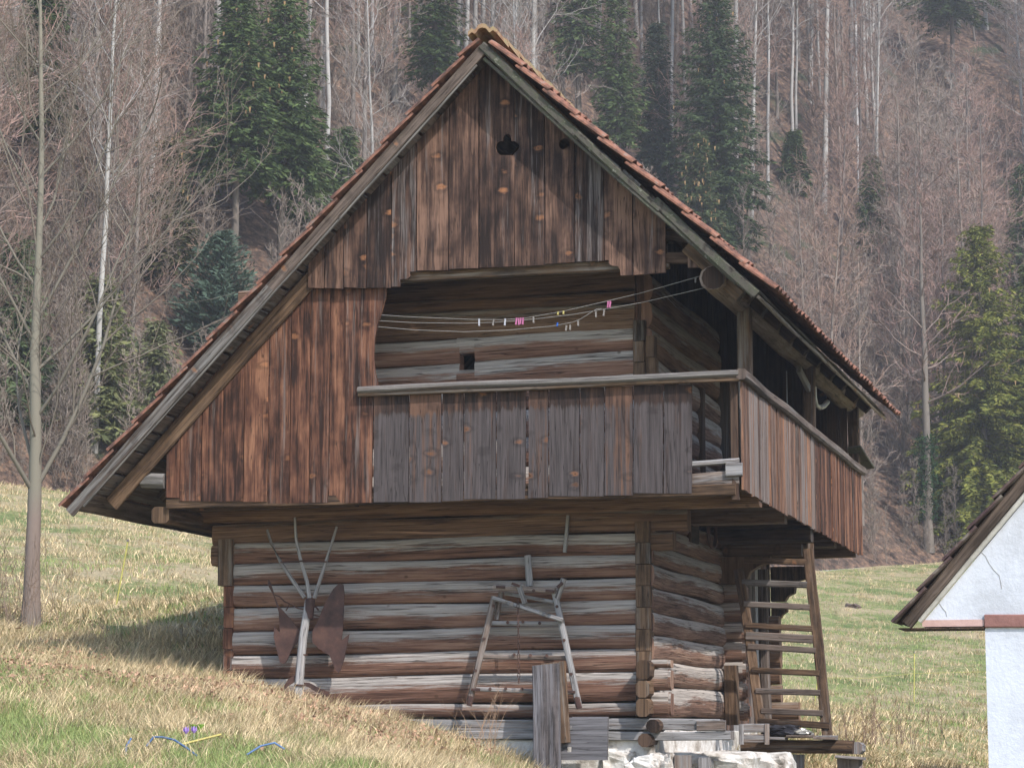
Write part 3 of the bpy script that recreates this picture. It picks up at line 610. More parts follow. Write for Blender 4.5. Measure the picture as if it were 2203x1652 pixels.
# three-pronged implement against the wall
pb = onY(640, 1514, -.42)
T = empty('hay_loading_fork', pb, "upright pole with three wooden prongs and rusty winged blades leaning on the log wall", "farm implement")
part('pole', T, W_GREY, lambda m: sweep(m, [pb - Vector((0, 0, .05)), onY(652, 1370, -.28), onY(664, 1290, -.14)], rp(.085, .085, .022), (1, 0, 0), jit=.004, taper=(.95, .8)))
def yy(v): return -.16
for P, r in (([(96, 150), (130, 260), (205, 415), (300, 560), (405, 710)], .020), ([(325, 50), (335, 230), (375, 410), (425, 580), (445, 715)], .019), ([(672, 125), (620, 290), (575, 430), (520, 600), (485, 715)], .018)):
    part('prong', T, W_GREY, lambda m: sweep(m, [onY(*Zp(*q), -.16) for q in P], circ(r, 7), (0, 1, 0), jit=.002, smooth=True, taper=(.7, 1.15)))
part('cross_rod', T, RUST, lambda m: tube(m, [onY(*Zp(205, 420), -.185), onY(*Zp(380, 408), -.185), onY(*Zp(585, 415), -.185)], .008))
part('iron_sleeve', T, RUST, lambda m: tube(m, [onY(*Zp(435, 890), -.19), onY(*Zp(452, 725), -.155)], .048, 10))
for c, d, y0 in ((390, 1190, -.30), (362, 1440, -.385)): part('iron_band', T, RUST, lambda m: tube(m, [onY(*Zp(c, d), y0), onY(*Zp(c + 1, d - 14), y0)], .050, 10))
for nm, P, y0 in (('blade', [(690, 590), (725, 605), (732, 690), (720, 960), (706, 1065), (772, 1012), (728, 1225), (700, 1310), (683, 1332), (660, 1310), (612, 1190), (520, 1130), (468, 1080), (468, 990), (520, 880), (580, 740), (640, 640)], -.2),
                  ('blade', [(105, 560), (122, 590), (180, 770), (290, 890), (382, 1005), (372, 1050), (312, 1115), (285, 1170), (250, 1245), (225, 1258), (200, 1245), (175, 1150), (150, 1040), (150, 948), (200, 1005), (190, 830), (145, 690), (98, 600)], -.19),
                  ('spike', [(325, 1350), (270, 1380), (225, 1450), (212, 1495), (255, 1450), (330, 1400)], -.36), ('paddle', [(398, 1410), (440, 1412), (530, 1460), (612, 1492), (600, 1512), (560, 1512), (500, 1490), (436, 1450), (400, 1436)], -.33)):
    part(nm, T, RUST, lambda m: plate(m, pxY([Zp(*q) for q in P], y0), frY(y0), .012))
part('twisted_wire', T, RUST, lambda m: (tube(m, [onY(*Zp(*q), -.13) for q in ((160, 690), (195, 700), (240, 745), (320, 780), (350, 800), (405, 808))], .008), tube(m, [onY(*Zp(*q), -.13) for q in ((280, 765), (250, 820))], .006), tube(m, [onY(*Zp(*q), -.15) for q in ((460, 780), (500, 790), (520, 815))], .009), tube(m, [onY(*Zp(*q), -.15) for q in ((460, 850), (525, 865))], .008)))
# sled frame hung on the wall
def Zq(u, v): return 980 + u / 3.428, 1170 + v / 3.428
def qy(u, v, y): return onY(*Zq(u, v), y)
T = empty('wooden_sled_frame', qy(500, 600, -.06), "grey wooden A-shaped sled frame with rusty chain hung on the log wall", "sled frame")
for nm, a, b, w_, y0, y1 in (('leg', (285, 385), (100, 1180), .058, -.15, -.22), ('leg', (730, 350), (912, 1205), .058, -.16, -.22), ('top_bar', (283, 318), (735, 347), .05, -.20, -.20), ('diagonal_bar', (278, 395), (792, 562), .040, -.23, -.23), ('diagonal_bar', (365, 362), (725, 425), .034, -.11, -.11),
                            ('cross_bar', (268, 582), (795, 585), .042, -.13, -.13), ('cross_bar', (205, 832), (830, 838), .042, -.15, -.15), ('cross_bar', (150, 1070), (885, 1092), .040, -.18, -.18), ('upright', (530, 85), (548, 312), .062, -.08, -.10), ('upright', (338, 352), (303, 556), .045, -.11, -.11), ('upright', (752, 400), (800, 255), .050, -.17, -.20), ('hook_arm', (462, 300), (512, 440), .045, -.24, -.24)):
    part(nm, T, W_GREY, lambda m: sweep(m, [qy(*a, y0), qy(*b, y1)], rp(w_, .045, .010), (1, 0, 0) if abs(a[0] - b[0]) < abs(a[1] - b[1]) else (0, 0, 1), jit=.003, seg=.06))
def stud(m, u, v, y, r=.013): tube(m, [qy(u, v, y), qy(u, v, y - .012)], r, 7)
for (u, v, y) in ((280, 455, -.175), (210, 698, -.2), (148, 932, -.215), (112, 1130, -.24), (748, 460, -.185), (800, 708, -.205), (852, 958, -.22), (890, 1135, -.24), (385, 578, -.155), (497, 572, -.155), (620, 583, -.155), (432, 815, -.175), (552, 820, -.175), (673, 823, -.175), (255, 1068, -.205), (370, 1065, -.205), (490, 1067, -.205), (575, 343, -.225)):
    part('stud', T, RUST, lambda m: stud(m, u, v, y, .016))
for a, b, y in (((300, 315), (365, 318), -.228), ((665, 345), (728, 350), -.228), ((415, 292), (475, 312), -.26), ((118, 1072), (180, 1075), -.25), ((810, 1085), (880, 1090), -.25), ((750, 320), (790, 285), -.235)):
    part('iron_strap', T, RUST, lambda m: sweep(m, [qy(*a, y), qy(*b, y)], rp(.02, .026, .004), (0, 1, 0), jit=.002, seg=.04))
part('foot_shoe', T, RUST, lambda m: (sweep(m, [qy(112, 1120, -.24), qy(100, 1192, -.24)], rp(.05, .03), (1, 0, 0), jit=.003),)); part('foot_shoe', T, RUST, lambda m: (sweep(m, [qy(895, 1130, -.24), qy(915, 1212, -.24)], rp(.05, .03), (1, 0, 0), jit=.003),))
def chain(m, x, v0, v1, y, step=21, ru=6):
    v = v0; k = 0
    while v < v1:
        c = qy(x + (v - v0) * .012, v, y); h = .034; w_ = .012; P = []
        for a in np.linspace(0, 2 * math.pi, 9): 
            dx = w_ * math.cos(a); dz = h * math.sin(a) * .75; P.append(c + (Vector((dx, 0, dz)) if k % 2 else Vector((0, dx, dz))))
        sweep(m, P, circ(.0042, 5), (0, 1, 0) if k % 2 else (1, 0, 0), smooth=True, cap=False); v += step * 1.75; k += 1
part('chain', T, RUST, lambda m: chain(m, 460, 420, 1015, -.26))
# planks leaning at the wall foot
mb = MB(); sweep(mb, [onY(1178, 1668, -.62), onY(1174, 1430, -.30)], rp(.262, .035), (1, 0, 0), jit=.004, c=.006) if 0 else sweep(mb, [onY(1178, 1668, -.62), onY(1174, 1430, -.30)], rp(.262, .035), (1, 0, 0), jit=.004)
one('leaning_plank', mb, W_DGREY, "tall wide grey plank standing upright against the log wall", "plank")
mb = MB(); sweep(mb, [onY(1200, 1600, -.42), onY(1190, 1425, -.22)], rp(.24, .035), (1, 0, 0), jit=.003); one('leaning_plank', mb, W_BROWN, "brown plank mostly hidden behind the tall wide grey plank", "plank")
mb = MB(); y0 = -.36; P = pxY([(1208, 1634), (1307, 1637), (1312, 1541), (1255, 1536), (1212, 1540)], y0)
def holed(m):
    fr = lambda x, z, d: (x, y0 + d + (z - 1.6) * .12, z)
    L, R_, B, T_ = P[0][0], P[1][0], P[0][1], P[2][1]; hs = [(onY(1219, 1572, y0), onY(1230, 1560, y0)), (onY(1214, 1617, y0), onY(1225, 1606, y0))]
    xa, xb = hs[0][0].x, hs[0][1].x; zr = [T_, hs[0][1].z, hs[0][0].z, hs[1][1].z, hs[1][0].z, B]; k = 7.7
    def q(x0, x1, z0, z1): # grain runs along x
        pl = [(z0, x0), (z0, x1), (z1, x1), (z1, x0)]; o = len(m.v); plate(m, pl, lambda z, x, d: fr(x, z, d), .05, k, u0=B)
        for t in range(o, len(m.v)): m.g[t] = (m.v[t][2] - B, m.v[t][0], k)
    q(L, xa, B, T_ - .01); q(xb, R_, B, T_)
    for a, b in ((0, 1), (2, 3), (4, 5)): q(xa, xb, zr[b], zr[a] - (.006 if a == 0 else 0))
holed(mb); one('holed_board', mb, W_DGREY, "dark grey board with two square mortise holes beside the tall plank", "board")
# clothes lines and pegs
def Zc(u, v): return 780 + u / 3.672, 560 + v / 3.672
lines = [([(125, 430), (330, 445), (870, 468), (1100, 470), (1280, 458), (1350, 445), (1590, 402), (1900, 330), (2203, 258), (2740, 105)], "uppermost of the three pale clothes lines strung across the gallery opening"),
         ([(115, 477), (400, 493), (800, 498), (1050, 490), (1350, 465), (1650, 430), (1900, 388), (2203, 335), (2760, 205)], "middle of the three pale clothes lines strung across the gallery opening"),
         ([(110, 524), (400, 550), (800, 565), (1150, 552), (1500, 520), (1660, 490), (1720, 465), (1850, 385), (1890, 382)], "lowest sagging clothes line of the three across the gallery opening")]
for P, lb in lines: mb = MB(); tube(mb, [onY(*Zc(*q), -.92) for q in P], .0032, 5); one('clothes_line', mb, ROPE, lb, "clothes line", "clothes lines on the gallery")
def pcol(name, c): return noisy_mat(name, [(.3, tuple(x * .8 for x in c)), (.7, c)], 20, 2, .6, .0005)
PK, PWH, PGR, PYE, PBL = pcol("pink_plastic", (.44, .14, .27)), pcol("white_plastic", (.40, .40, .43)), pcol("grey_wood_peg", (.22, .2, .18)), pcol("yellow_plastic", (.40, .34, .12)), pcol("blue_plastic", (.03, .10, .35))
pegs = [(921, 490, .068, PWH, "pale grey peg farthest left on the clothes line"), (1035, 490, .060, PGR, "dull grey peg second from the left on the clothes line"), (1127, 488, .066, PWH, "white peg just left of the pink pegs"),
        (1217, 482, .066, PK, "leftmost of four pink pegs clipped side by side"), (1234, 484, .066, PK, "second from the left of four pink pegs side by side"), (1250, 480, .062, PK, "third from the left of four pink pegs side by side"), (1268, 480, .066, PK, "rightmost of four pink pegs clipped side by side"),
        (1350, 470, .058, PGR, "dull peg just right of the four pink pegs"), (1545, 418, .030, PYE, "left one of two small yellow pegs"), (1588, 412, .032, PYE, "right one of two small yellow pegs"), (1540, 507, .036, PBL, "small blue peg on the lowest clothes line"),
        (1610, 535, .050, PGR, "grey peg just right of the blue peg"), (1640, 530, .050, PGR, "second grey peg right of the blue peg"), (1703, 498, .050, PGR, "grey peg third right of the blue peg"), (1843, 428, .052, PGR, "grey peg left of the looped line end"), (1908, 415, .058, PGR, "grey peg at the looped end of the lowest line"),
        (1940, 350, .062, PK, "left one of the pair of pink pegs high on the line"), (1957, 348, .062, PK, "right one of the pair of pink pegs high on the line"), (2630, 155, .050, PGR, "grey peg near the right end of the top line")]
for u_, v_, L, mt, lb in pegs:
    c = onY(*Zc(u_, v_), -.92); mb = MB(); tl_ = random.uniform(-.12, .12)
    for s in (-1, 1):
        sweep(mb, [c + Vector((.002 * s, s * .004, L / 2)), c + Vector((0, s * .004, L / 5)), c + Vector((tl_ * L, s * .010, -L / 2))], rp(.013, .005, .001), (1, 0, 0))
    tube(mb, [c + Vector((-.010, 0, L / 6)), c + Vector((.010, 0, L / 6))], .0035, 5); one('clothes_peg', mb, mt, lb, "clothes peg", "pegs on the clothes lines")
# hooks and hanging bits
p0 = onX(1752, 825, 1.02); cq = [onX(a, b, 1.02) for a, b in ((1752, 832), (1753, 855), (1757, 872), (1764, 877), (1772, 874), (1780, 865))]
mb = MB(); tube(mb, cq[:4], .022, 8); tube(mb, cq[3:], .030, 8); one('bent_hook', mb, ZINC, "pale bent metal hook on the middle gallery post", "hook")
mb = MB(); a = onX(1692, 798, .9); tube(mb, [a, a - Vector((0, 0, .45))], .006, 5); one('hanging_wire', mb, ROPE, "thin pale wire hanging down in the dark gallery opening", "wire")
mb = MB(); c = onX(1532, 1150, .16); tube(mb, [c + Vector((0, -.2, .20)), c + Vector((0, -.2, -.02)), c + Vector((0, -.12, -.11)), c + Vector((0, 0, -.135)), c + Vector((0, .12, -.11)), c + Vector((0, .2, -.02)), c + Vector((0, .2, .20))], .020, 8, jit=.002); one('iron_loop', mb, RUST, "brown iron U-shaped loop hanging on the side wall under the gallery", "iron loop")
# ladder
LY1, LY0 = 3.08, 2.35
def lad(px, py, f): return onY(px, py, LY1 + (LY0 - LY1) * f)
T = empty('wooden_ladder', lad(1710, 1580, 1), "brown wooden ladder leaning against the beam under the gallery", "ladder")
part('side_rail', T, W_BROWN, lambda m: sweep(m, [lad(1588, 1225, .12), lad(1615, 1390, .5), lad(1638, 1560, .97)], rp(.10, .055, .01), (1, 0, 0), jit=.006, seg=.1)); part('side_rail', T, W_BROWN, lambda m: sweep(m, [lad(1739, 1182, .0), lad(1760, 1390, .5), lad(1782, 1590, 1.0)], rp(.105, .06, .01), (1, 0, 0), jit=.006, seg=.1))
for k, (xl, yl, xr, yr, h) in enumerate([(1604, 1206, 1735, 1209, .05), (1598, 1252, 1738, 1258, .055), (1602, 1300, 1744, 1306, .05), (1606, 1346, 1750, 1352, .05), (1607, 1367, 1750, 1376, .07), (1611, 1391, 1757, 1399, .05), (1620, 1441, 1764, 1447, .05), (1628, 1486, 1766, 1491, .05), (1640, 1529, 1772, 1535, .05), (1634, 1552, 1786, 1561, .055)]):
    f = (yl - 1200) / 380; part('rung', T, W_VERGE if k % 3 else W_BROWN, lambda m: sweep(m, [lad(xl, yl, f) - Vector((0, .04, 0)), lad(xr, yr, f) - Vector((0, .04, 0))], rp(.055, h * 1.25, .01), (0, 1, 0), jit=.006, seg=.1))
part('post_stub', T, W_BROWN, lambda m: sweep(m, [lad(1738, 1168, 0) + Vector((.02, .05, 0)), lad(1740, 1215, 0) + Vector((.02, .05, 0))], rp(.07, .05), (1, 0, 0), jit=.004))
# platform
def py2(px, py, y=2.2): return onY(px, py, y)
T = empty('timber_platform', py2(1720, 1600), "rough weathered timber platform at the foot of the ladder", "platform")
part('long_beam', T, W_BROWN, lambda m: sweep(m, [py2(1596, 1603), py2(1800, 1604), py2(1836, 1606)], rp(.16, .135, .03), (0, 1, 0), jit=.012, seg=.1))
part('cross_beam', T, W_GREY, lambda m: sweep(m, [py2(1842, 1611, 2.25), py2(1846, 1606, 3.6)], rp(.13, .12, .03), (1, 0, 0), jit=.015, seg=.1)); part('end_plank', T, W_GREY, lambda m: sweep(m, [py2(1800, 1626, 2.1), py2(1860, 1630, 2.1)], rp(.2, .03, .008), (0, 1, 0), jit=.008, seg=.06))
for xa, xb, yq in ((1640, 1692, 1586), (1694, 1750, 1583), (1752, 1800, 1587)):
    part('plank', T, W_GREY, lambda m: (sweep(m, [py2(xa, yq, 2.1), py2(xb, yq + random.uniform(-1, 2), 2.1)], rp(.2, .028, .006), (0, 1, 0), jit=.006, seg=.06), sweep(m, [py2(xa, yq - 3, 2.4), py2(xb, yq - 3, 2.45)], rp(.3, .028, .006), (0, 1, 0), jit=.006, seg=.06)))
for (xa, xb, ya, yb_, y) in ((1655, 1688, 1624, 1680, 2.2), (1702, 1730, 1622, 1700, 2.3), (1802, 1852, 1632, 1700, 2.2)):
    part('leg', T, W_GREY, lambda m: sweep(m, [py2((xa + xb) / 2, yb_, y), py2((xa + xb) / 2, ya, y)], rp((xb - xa) / 205, .14, .02), (1, 0, 0), jit=.010, seg=.06))
# slatted box on the platform
cx0, cx1 = py2(1590, 1590, 1.95), py2(1657, 1590, 1.95)
T = empty('slatted_crate', ((cx0.x + cx1.x) / 2, 1.95, cx0.z), "small slatted wooden crate in front of the ladder foot", "crate")
for x in (cx0.x + .03, cx1.x - .03): part('upright', T, W_GREY, lambda m: sweep(m, [(x, 1.93, cx0.z - .05), (x, 1.93, cx0.z + .155)], rp(.045, .05), (1, 0, 0), jit=.003, seg=.05))
for zo in (.115, .01):
    for yq in (1.935, 2.14): part('slat', T, W_GREY, lambda m: sweep(m, [(cx0.x + .04, yq, cx0.z + zo), (cx1.x - .04, yq, cx0.z + zo)], rp(.03, .085), (0, 1, 0), jit=.003, seg=.05))
c = py2(1684, 1571, 2.3); mb = None; b_ = blob('rubber_sack', c, (.19, .14, .055), 91, BLACK, None, lump=.35, sq=.8); tag(b_, "crumpled black rubber sack lying on the platform planks", "sack")
c = py2(1718, 1576, 2.3); tag(blob('crumpled_sheet', c, (.13, .12, .035), 92, ZINC, None, lump=.4, sq=.8), "crumpled pale sheet beside the black sack", "sheet")
# white house on the right
YH = -4.0; PLA = M("white_plaster"); _g = PLA.nt.nodes.new('ShaderNodeNewGeometry').outputs['Position']; _a = PLA.noise(_g, 1.6, 6, .7); _b = PLA.noise(_g, 26, 4, .7)
PLA.bump(_b, .012, .5); PLA = PLA.fin(PLA.ramp(_a, [(.35, (.44, .46, .50)), (.5, (.53, .56, .62)), (.65, (.57, .60, .67))]))
BAND = noisy_mat("red_plaster_band", [(.3, (.17, .085, .075)), (.7, (.28, .145, .125))], 9, 5, bump=.01)
BANDP = noisy_mat("faded_red_band", [(.3, (.42, .27, .24)), (.7, (.55, .38, .34))], 9, 5, bump=.006)
H = empty('white_house', onY(2200, 1700, YH), "white plastered house gable with dark tiled roof and red band", "house")
def h(px, py, y=YH): return onY(px, py, y)
xw = h(2119, 1345).x; zb0 = h(2119, 1350).z; zb1 = h(2119, 1332).z; xe = h(1990, 1343).x
p1 = h(1984, 1341); p2 = h(2203, 1078); slope = (p2.z - p1.z) / (p2.x - p1.x); xr = xw + 2.9; zr = p1.z + slope * (xr - p1.x)
part('gable_wall', H, PLA, lambda m: plate(m, [(xe, zb1), (xr + (xr - xe), zb1), (xr, p1.z + slope * (xr - p1.x))], frY(YH), .25))
def wallfn(m): box(m, (xw, YH, -.5), (xr + (xr - xw), YH + 7, zb0), 1, jit=0)
part('wall', H, PLA, wallfn)
part('cornice_band', H, BANDP, lambda m: box(m, (xe - .02, YH - .012, zb0 + .012), (xw - .005, YH + .38, zb1), 1, jit=0)); part('cornice_band', H, BAND, lambda m: box(m, (xw, YH - .03, zb0 - .0), (xr + (xr - xw), YH + .3, zb1 + .035), 0, jit=.006, seg=.08))
def rake(a, b, y0, y1, th, mat, name): 
    A = h(*a); B = h(*b); d = (B - A).normalized(); e = A + d * ((xr - A.x) / d.x)
    n = Vector((-d.z, 0, d.x)); return A, e, d, n
A, e, d, n = rake((1984, 1341), (2203, 1078), 0, 0, 0, 0, 0); A = A + Vector((0, 0, .0)); A0 = h(1932, 1345)
s0 = (A0 - A).dot(d); 
part('verge_trim', H, noisy_mat("pale_verge_trim", [(.3, (.30, .29, .26)), (.7, (.48, .47, .43))], 6, 5), lambda m: sweep(m, [A + n * .02 + Vector((0, -.03, 0)), e + n * .02 + Vector((0, -.03, 0))], rp(.06, .035), (0, 1, 0), jit=.003))
part('verge_board', H, W_VERGE, lambda m: sweep(m, [A + d * (s0 + .05) + n * .085 + Vector((0, -.05, 0)), e + n * .085 + Vector((0, -.05, 0))], rp(.10, .09), (0, 1, 0), jit=.004))
def htile(m):
    s = s0; L = (e - A).dot(d); k = 0; sx = (xw + .05 - A.x) / d.x
    while s < L:
        for y in np.arange(YH - .12, YH + 7, .22):
            if y > YH + .35 and s < sx: continue
            q = A + d * s + n * .16; q.y = y; sweep(m, [q + n * random.uniform(.0, .012), q + d * .36 - n * .03], rp(.215, .02, .004), (0, 1, 0), idv=k)
        s += .3; k += 1
part('roof_tiles', H, noisy_mat("dark_old_tiles", [(.3, (.05, .03, .035)), (.5, (.085, .055, .05)), (.7, (.20, .18, .15))], 8, 6), htile)
e2 = e + (e - A - d * s0) * 0; Rd = Vector((d.x, 0, -d.z)); part('roof_deck', H, W_DARK, lambda m: (plate(m, [((A + d * (s0 + .03) + n * .10).x, (A + d * (s0 + .03) + n * .10).z), ((e + n * .10).x, (e + n * .10).z + .05), ((e + n * .13).x, (e + n * .13).z + .05), ((A + d * (s0 + .03) + n * .13).x, (A + d * (s0 + .03) + n * .13).z)], frY(YH - .05), .45), plate(m, [((A + d * ((xw - A.x) / d.x) + n * .10).x, (A + d * ((xw - A.x) / d.x) + n * .10).z), ((e + n * .10).x, (e + n * .10).z + .05), ((e + n * .13).x, (e + n * .13).z + .05), ((A + d * ((xw - A.x) / d.x) + n * .13).x, (A + d * ((xw - A.x) / d.x) + n * .13).z)], frY(YH + .4), 6.6), plate(m, [(e.x, e.z + .17), (e.x + Rd.x * 5, e.z + .17 + Rd.z * 5), (e.x + Rd.x * 5, e.z + .26 + Rd.z * 5), (e.x, e.z + .26)], frY(YH - .1), 7.2)))
part('eave_board', H, W_DARK, lambda m: box(m, (h(1934, 1346).x, YH - .04, zb0 - .006), (xw - .003, YH + .38, zb0 + .004), 1, jit=0))
CRK = noisy_mat("crack_shadow_grey", [(.3, (.24, .23, .22)), (.7, (.34, .33, .32))], 20, 2)
for P in ([(2112, 1188), (2120, 1196), (2128, 1212), (2138, 1226), (2150, 1238), (2153, 1252), (2155, 1266)], [(2020, 1296), (2027, 1307), (2035, 1316), (2037, 1326)]):
    part('plaster_crack', H, CRK, lambda m: sweep(m, [h(*q, YH - .001) for q in P], rp(.003, .005, .001), (0, 1, 0), cap=False))
# grazing fence posts
YEL = pcol("yellow_fibre_post", (.52, .49, .14))
for (xa, ya, xb, yb_, t, lb) in ((275, 1165, 246, 1308, 30, "thin yellow fence post leaning on the bank left of the granary"), (1967, 1405, 1966, 1506, 45, "thin yellow fence post in the meadow near the white house"), (1760, 1452, 1750, 1522, 42, "thin yellow fence post seen just behind the ladder")):
    T = empty('fence_post', atT(xb, yb_, t), lb, "fence post", "yellow electric fence posts"); b_ = atT(xb, yb_, t); tp = atT(xa, ya, t)
    part('rod', T, YEL, lambda m: tube(m, [b_ - Vector((0, 0, .1)), tp], .010, 7)); part('cap', T, PGR, lambda m: tube(m, [tp, tp + Vector((0, 0, .03))], .016, 7))
mb = MB(); a = atT(1757, 1457, 42); b = atT(1967, 1448, 45); tube(mb, [a, (a + b) / 2 - Vector((0, 0, .05)), b, atT(2300, 1440, 47)], .0035, 4); one('fence_tape', mb, YEL, "thin yellow fence cord between the meadow posts", "fence cord")

# ---------------------------------------------------------------- trees
class TB:
    """tree collector: tubes and thin ribbons with per-vertex colour"""
    def __init__(s): s.V = []; s.T = []; s.C = []; s.n = 0
    def tube(s, P, R, k, col):
        P = np.array(P); n = len(P); T = np.gradient(P, axis=0); T /= np.linalg.norm(T, axis=1)[:, None] + 1e-9
        ref = np.array([1.0, .3, .1]) if abs(T[0][0]) < .8 else np.array([0, 1.0, .2])
        A = np.cross(T, ref); A /= np.linalg.norm(A, axis=1)[:, None]; B = np.cross(T, A); an = np.arange(k) * 2 * math.pi / k
        V = P[:, None] + (A[:, None] * np.cos(an)[None, :, None] + B[:, None] * np.sin(an)[None, :, None]) * np.array(R)[:, None, None]
        i = (np.arange(n - 1)[:, None] * k + np.arange(k)[None]).ravel(); j = (np.arange(n - 1)[:, None] * k + (np.arange(k)[None] + 1) % k).ravel()
        s.V.append(V.reshape(-1, 3)); s.T.append(np.r_[np.c_[i, j, j + k], np.c_[i, j + k, i + k]] + s.n); s.n += n * k; s.C.append(np.tile(col, (n * k, 1)) if np.ndim(col) == 1 else np.repeat(col, k, 0))
    def rib(s, P, R, col):
        P = np.array(P); n = len(P); T = P[-1] - P[0]; A = np.cross(T, RNG.normal(size=3)); A /= np.linalg.norm(A) + 1e-9
        V = np.stack([P - A * np.array(R)[:, None], P + A * np.array(R)[:, None]], 1).reshape(-1, 3); i = np.arange(n - 1) * 2
        s.V.append(V); s.T.append(np.r_[np.c_[i, i + 1, i + 3], np.c_[i, i + 3, i + 2]] + s.n); s.n += 2 * n; s.C.append(np.tile(col, (2 * n, 1)))
    def tri(s, V, T, C): s.V.append(V); s.T.append(T + s.n); s.n += len(V); s.C.append(C)
    def build(s, name, mat=None): return np_mesh(name, np.concatenate(s.V), np.concatenate(s.T), mat or ATT, np.concatenate(s.C))
def nrm(v): return v / (np.linalg.norm(v) + 1e-9)
TWG = 1.25
def bare_tree(seed, H, r0, clear=.35, spread=.8, up=.55, nl=22, nb=8, ntw=6, bark=(.20, .185, .165), twig=(.21, .135, .115), lean=.03, crown_w=.24, twr=.010):
    rg = np.random.default_rng(seed); tr = TB(); cr = TB(); bark = np.array(bark) * 1.25; twig = np.array(twig) * TWG
    n = 14; z = np.linspace(0, H, n); wx = np.cumsum(rg.normal(0, lean, n)) * H / 20; wy = np.cumsum(rg.normal(0, lean, n)) * H / 20
    P = np.c_[wx - wx[0], wy - wy[0], z]; R = r0 * (1 - z / H) ** .8 + .015; R[0] *= 1.25
    cc = bark[None] * (1 + rg.normal(0, .12, n))[:, None]; tr.tube(P, R, 7, cc)
    def at(h): return np.array([np.interp(h, z, P[:, 0]), np.interp(h, z, P[:, 1]), h]), np.interp(h, z, R)
    def grow(p, d, L, r, lev, col):
        m = 5 if lev < 2 else 4; Q = [p]; dd = d
        for i in range(m - 1):
            dd = nrm(dd + rg.normal(0, .13 + .05 * lev, 3) + np.array([0, 0, .10 if lev < 3 else .02])); Q.append(Q[-1] + dd * L / (m - 1))
        Rr = np.linspace(r, r * .3, m)
        if lev == 1: cr.tube(Q, Rr, 4, col)
        else: cr.rib(Q, Rr, col)
        if lev == 3: return
        cnt = nb if lev == 1 else ntw
        for i in range(cnt):
            f = rg.uniform(.2, 1) if lev == 1 else rg.uniform(.1, 1); k = f * (m - 1); a = int(min(k, m - 2)); q = Q[a] + (Q[a + 1] - Q[a]) * (k - a)
            t = nrm(Q[a + 1] - Q[a]); s_ = nrm(np.cross(t, rg.normal(size=3))); ang = rg.uniform(.45, .85)
            grow(q, nrm(t * math.cos(ang) + s_ * math.sin(ang) + np.array([0, 0, .15])), L * rg.uniform(.35, .6), max(r * .42, twr if lev == 2 else twr * 1.3), lev + 1, bark * .5 + twig * .5 if lev == 1 else twig * (1 + rg.normal(0, .12)))
    for i in range(nl):
        h = H * (clear + (1 - clear) * ((i + rg.random()) / nl)); p, r = at(min(h, H * .98)); az = i * 2.4 + rg.uniform(-.5, .5); e = up + rg.uniform(-.2, .3)
        d = nrm(np.array([math.cos(az) * math.cos(e), math.sin(az) * math.cos(e), math.sin(e)])); L = H * crown_w * (1 - .55 * (h / H - clear) / (1 - clear + .01)) * rg.uniform(.7, 1.2) * spread
        grow(p, d, L, max(r * .36, .018), 1, bark * .7 + twig * .3)
    return tr, cr
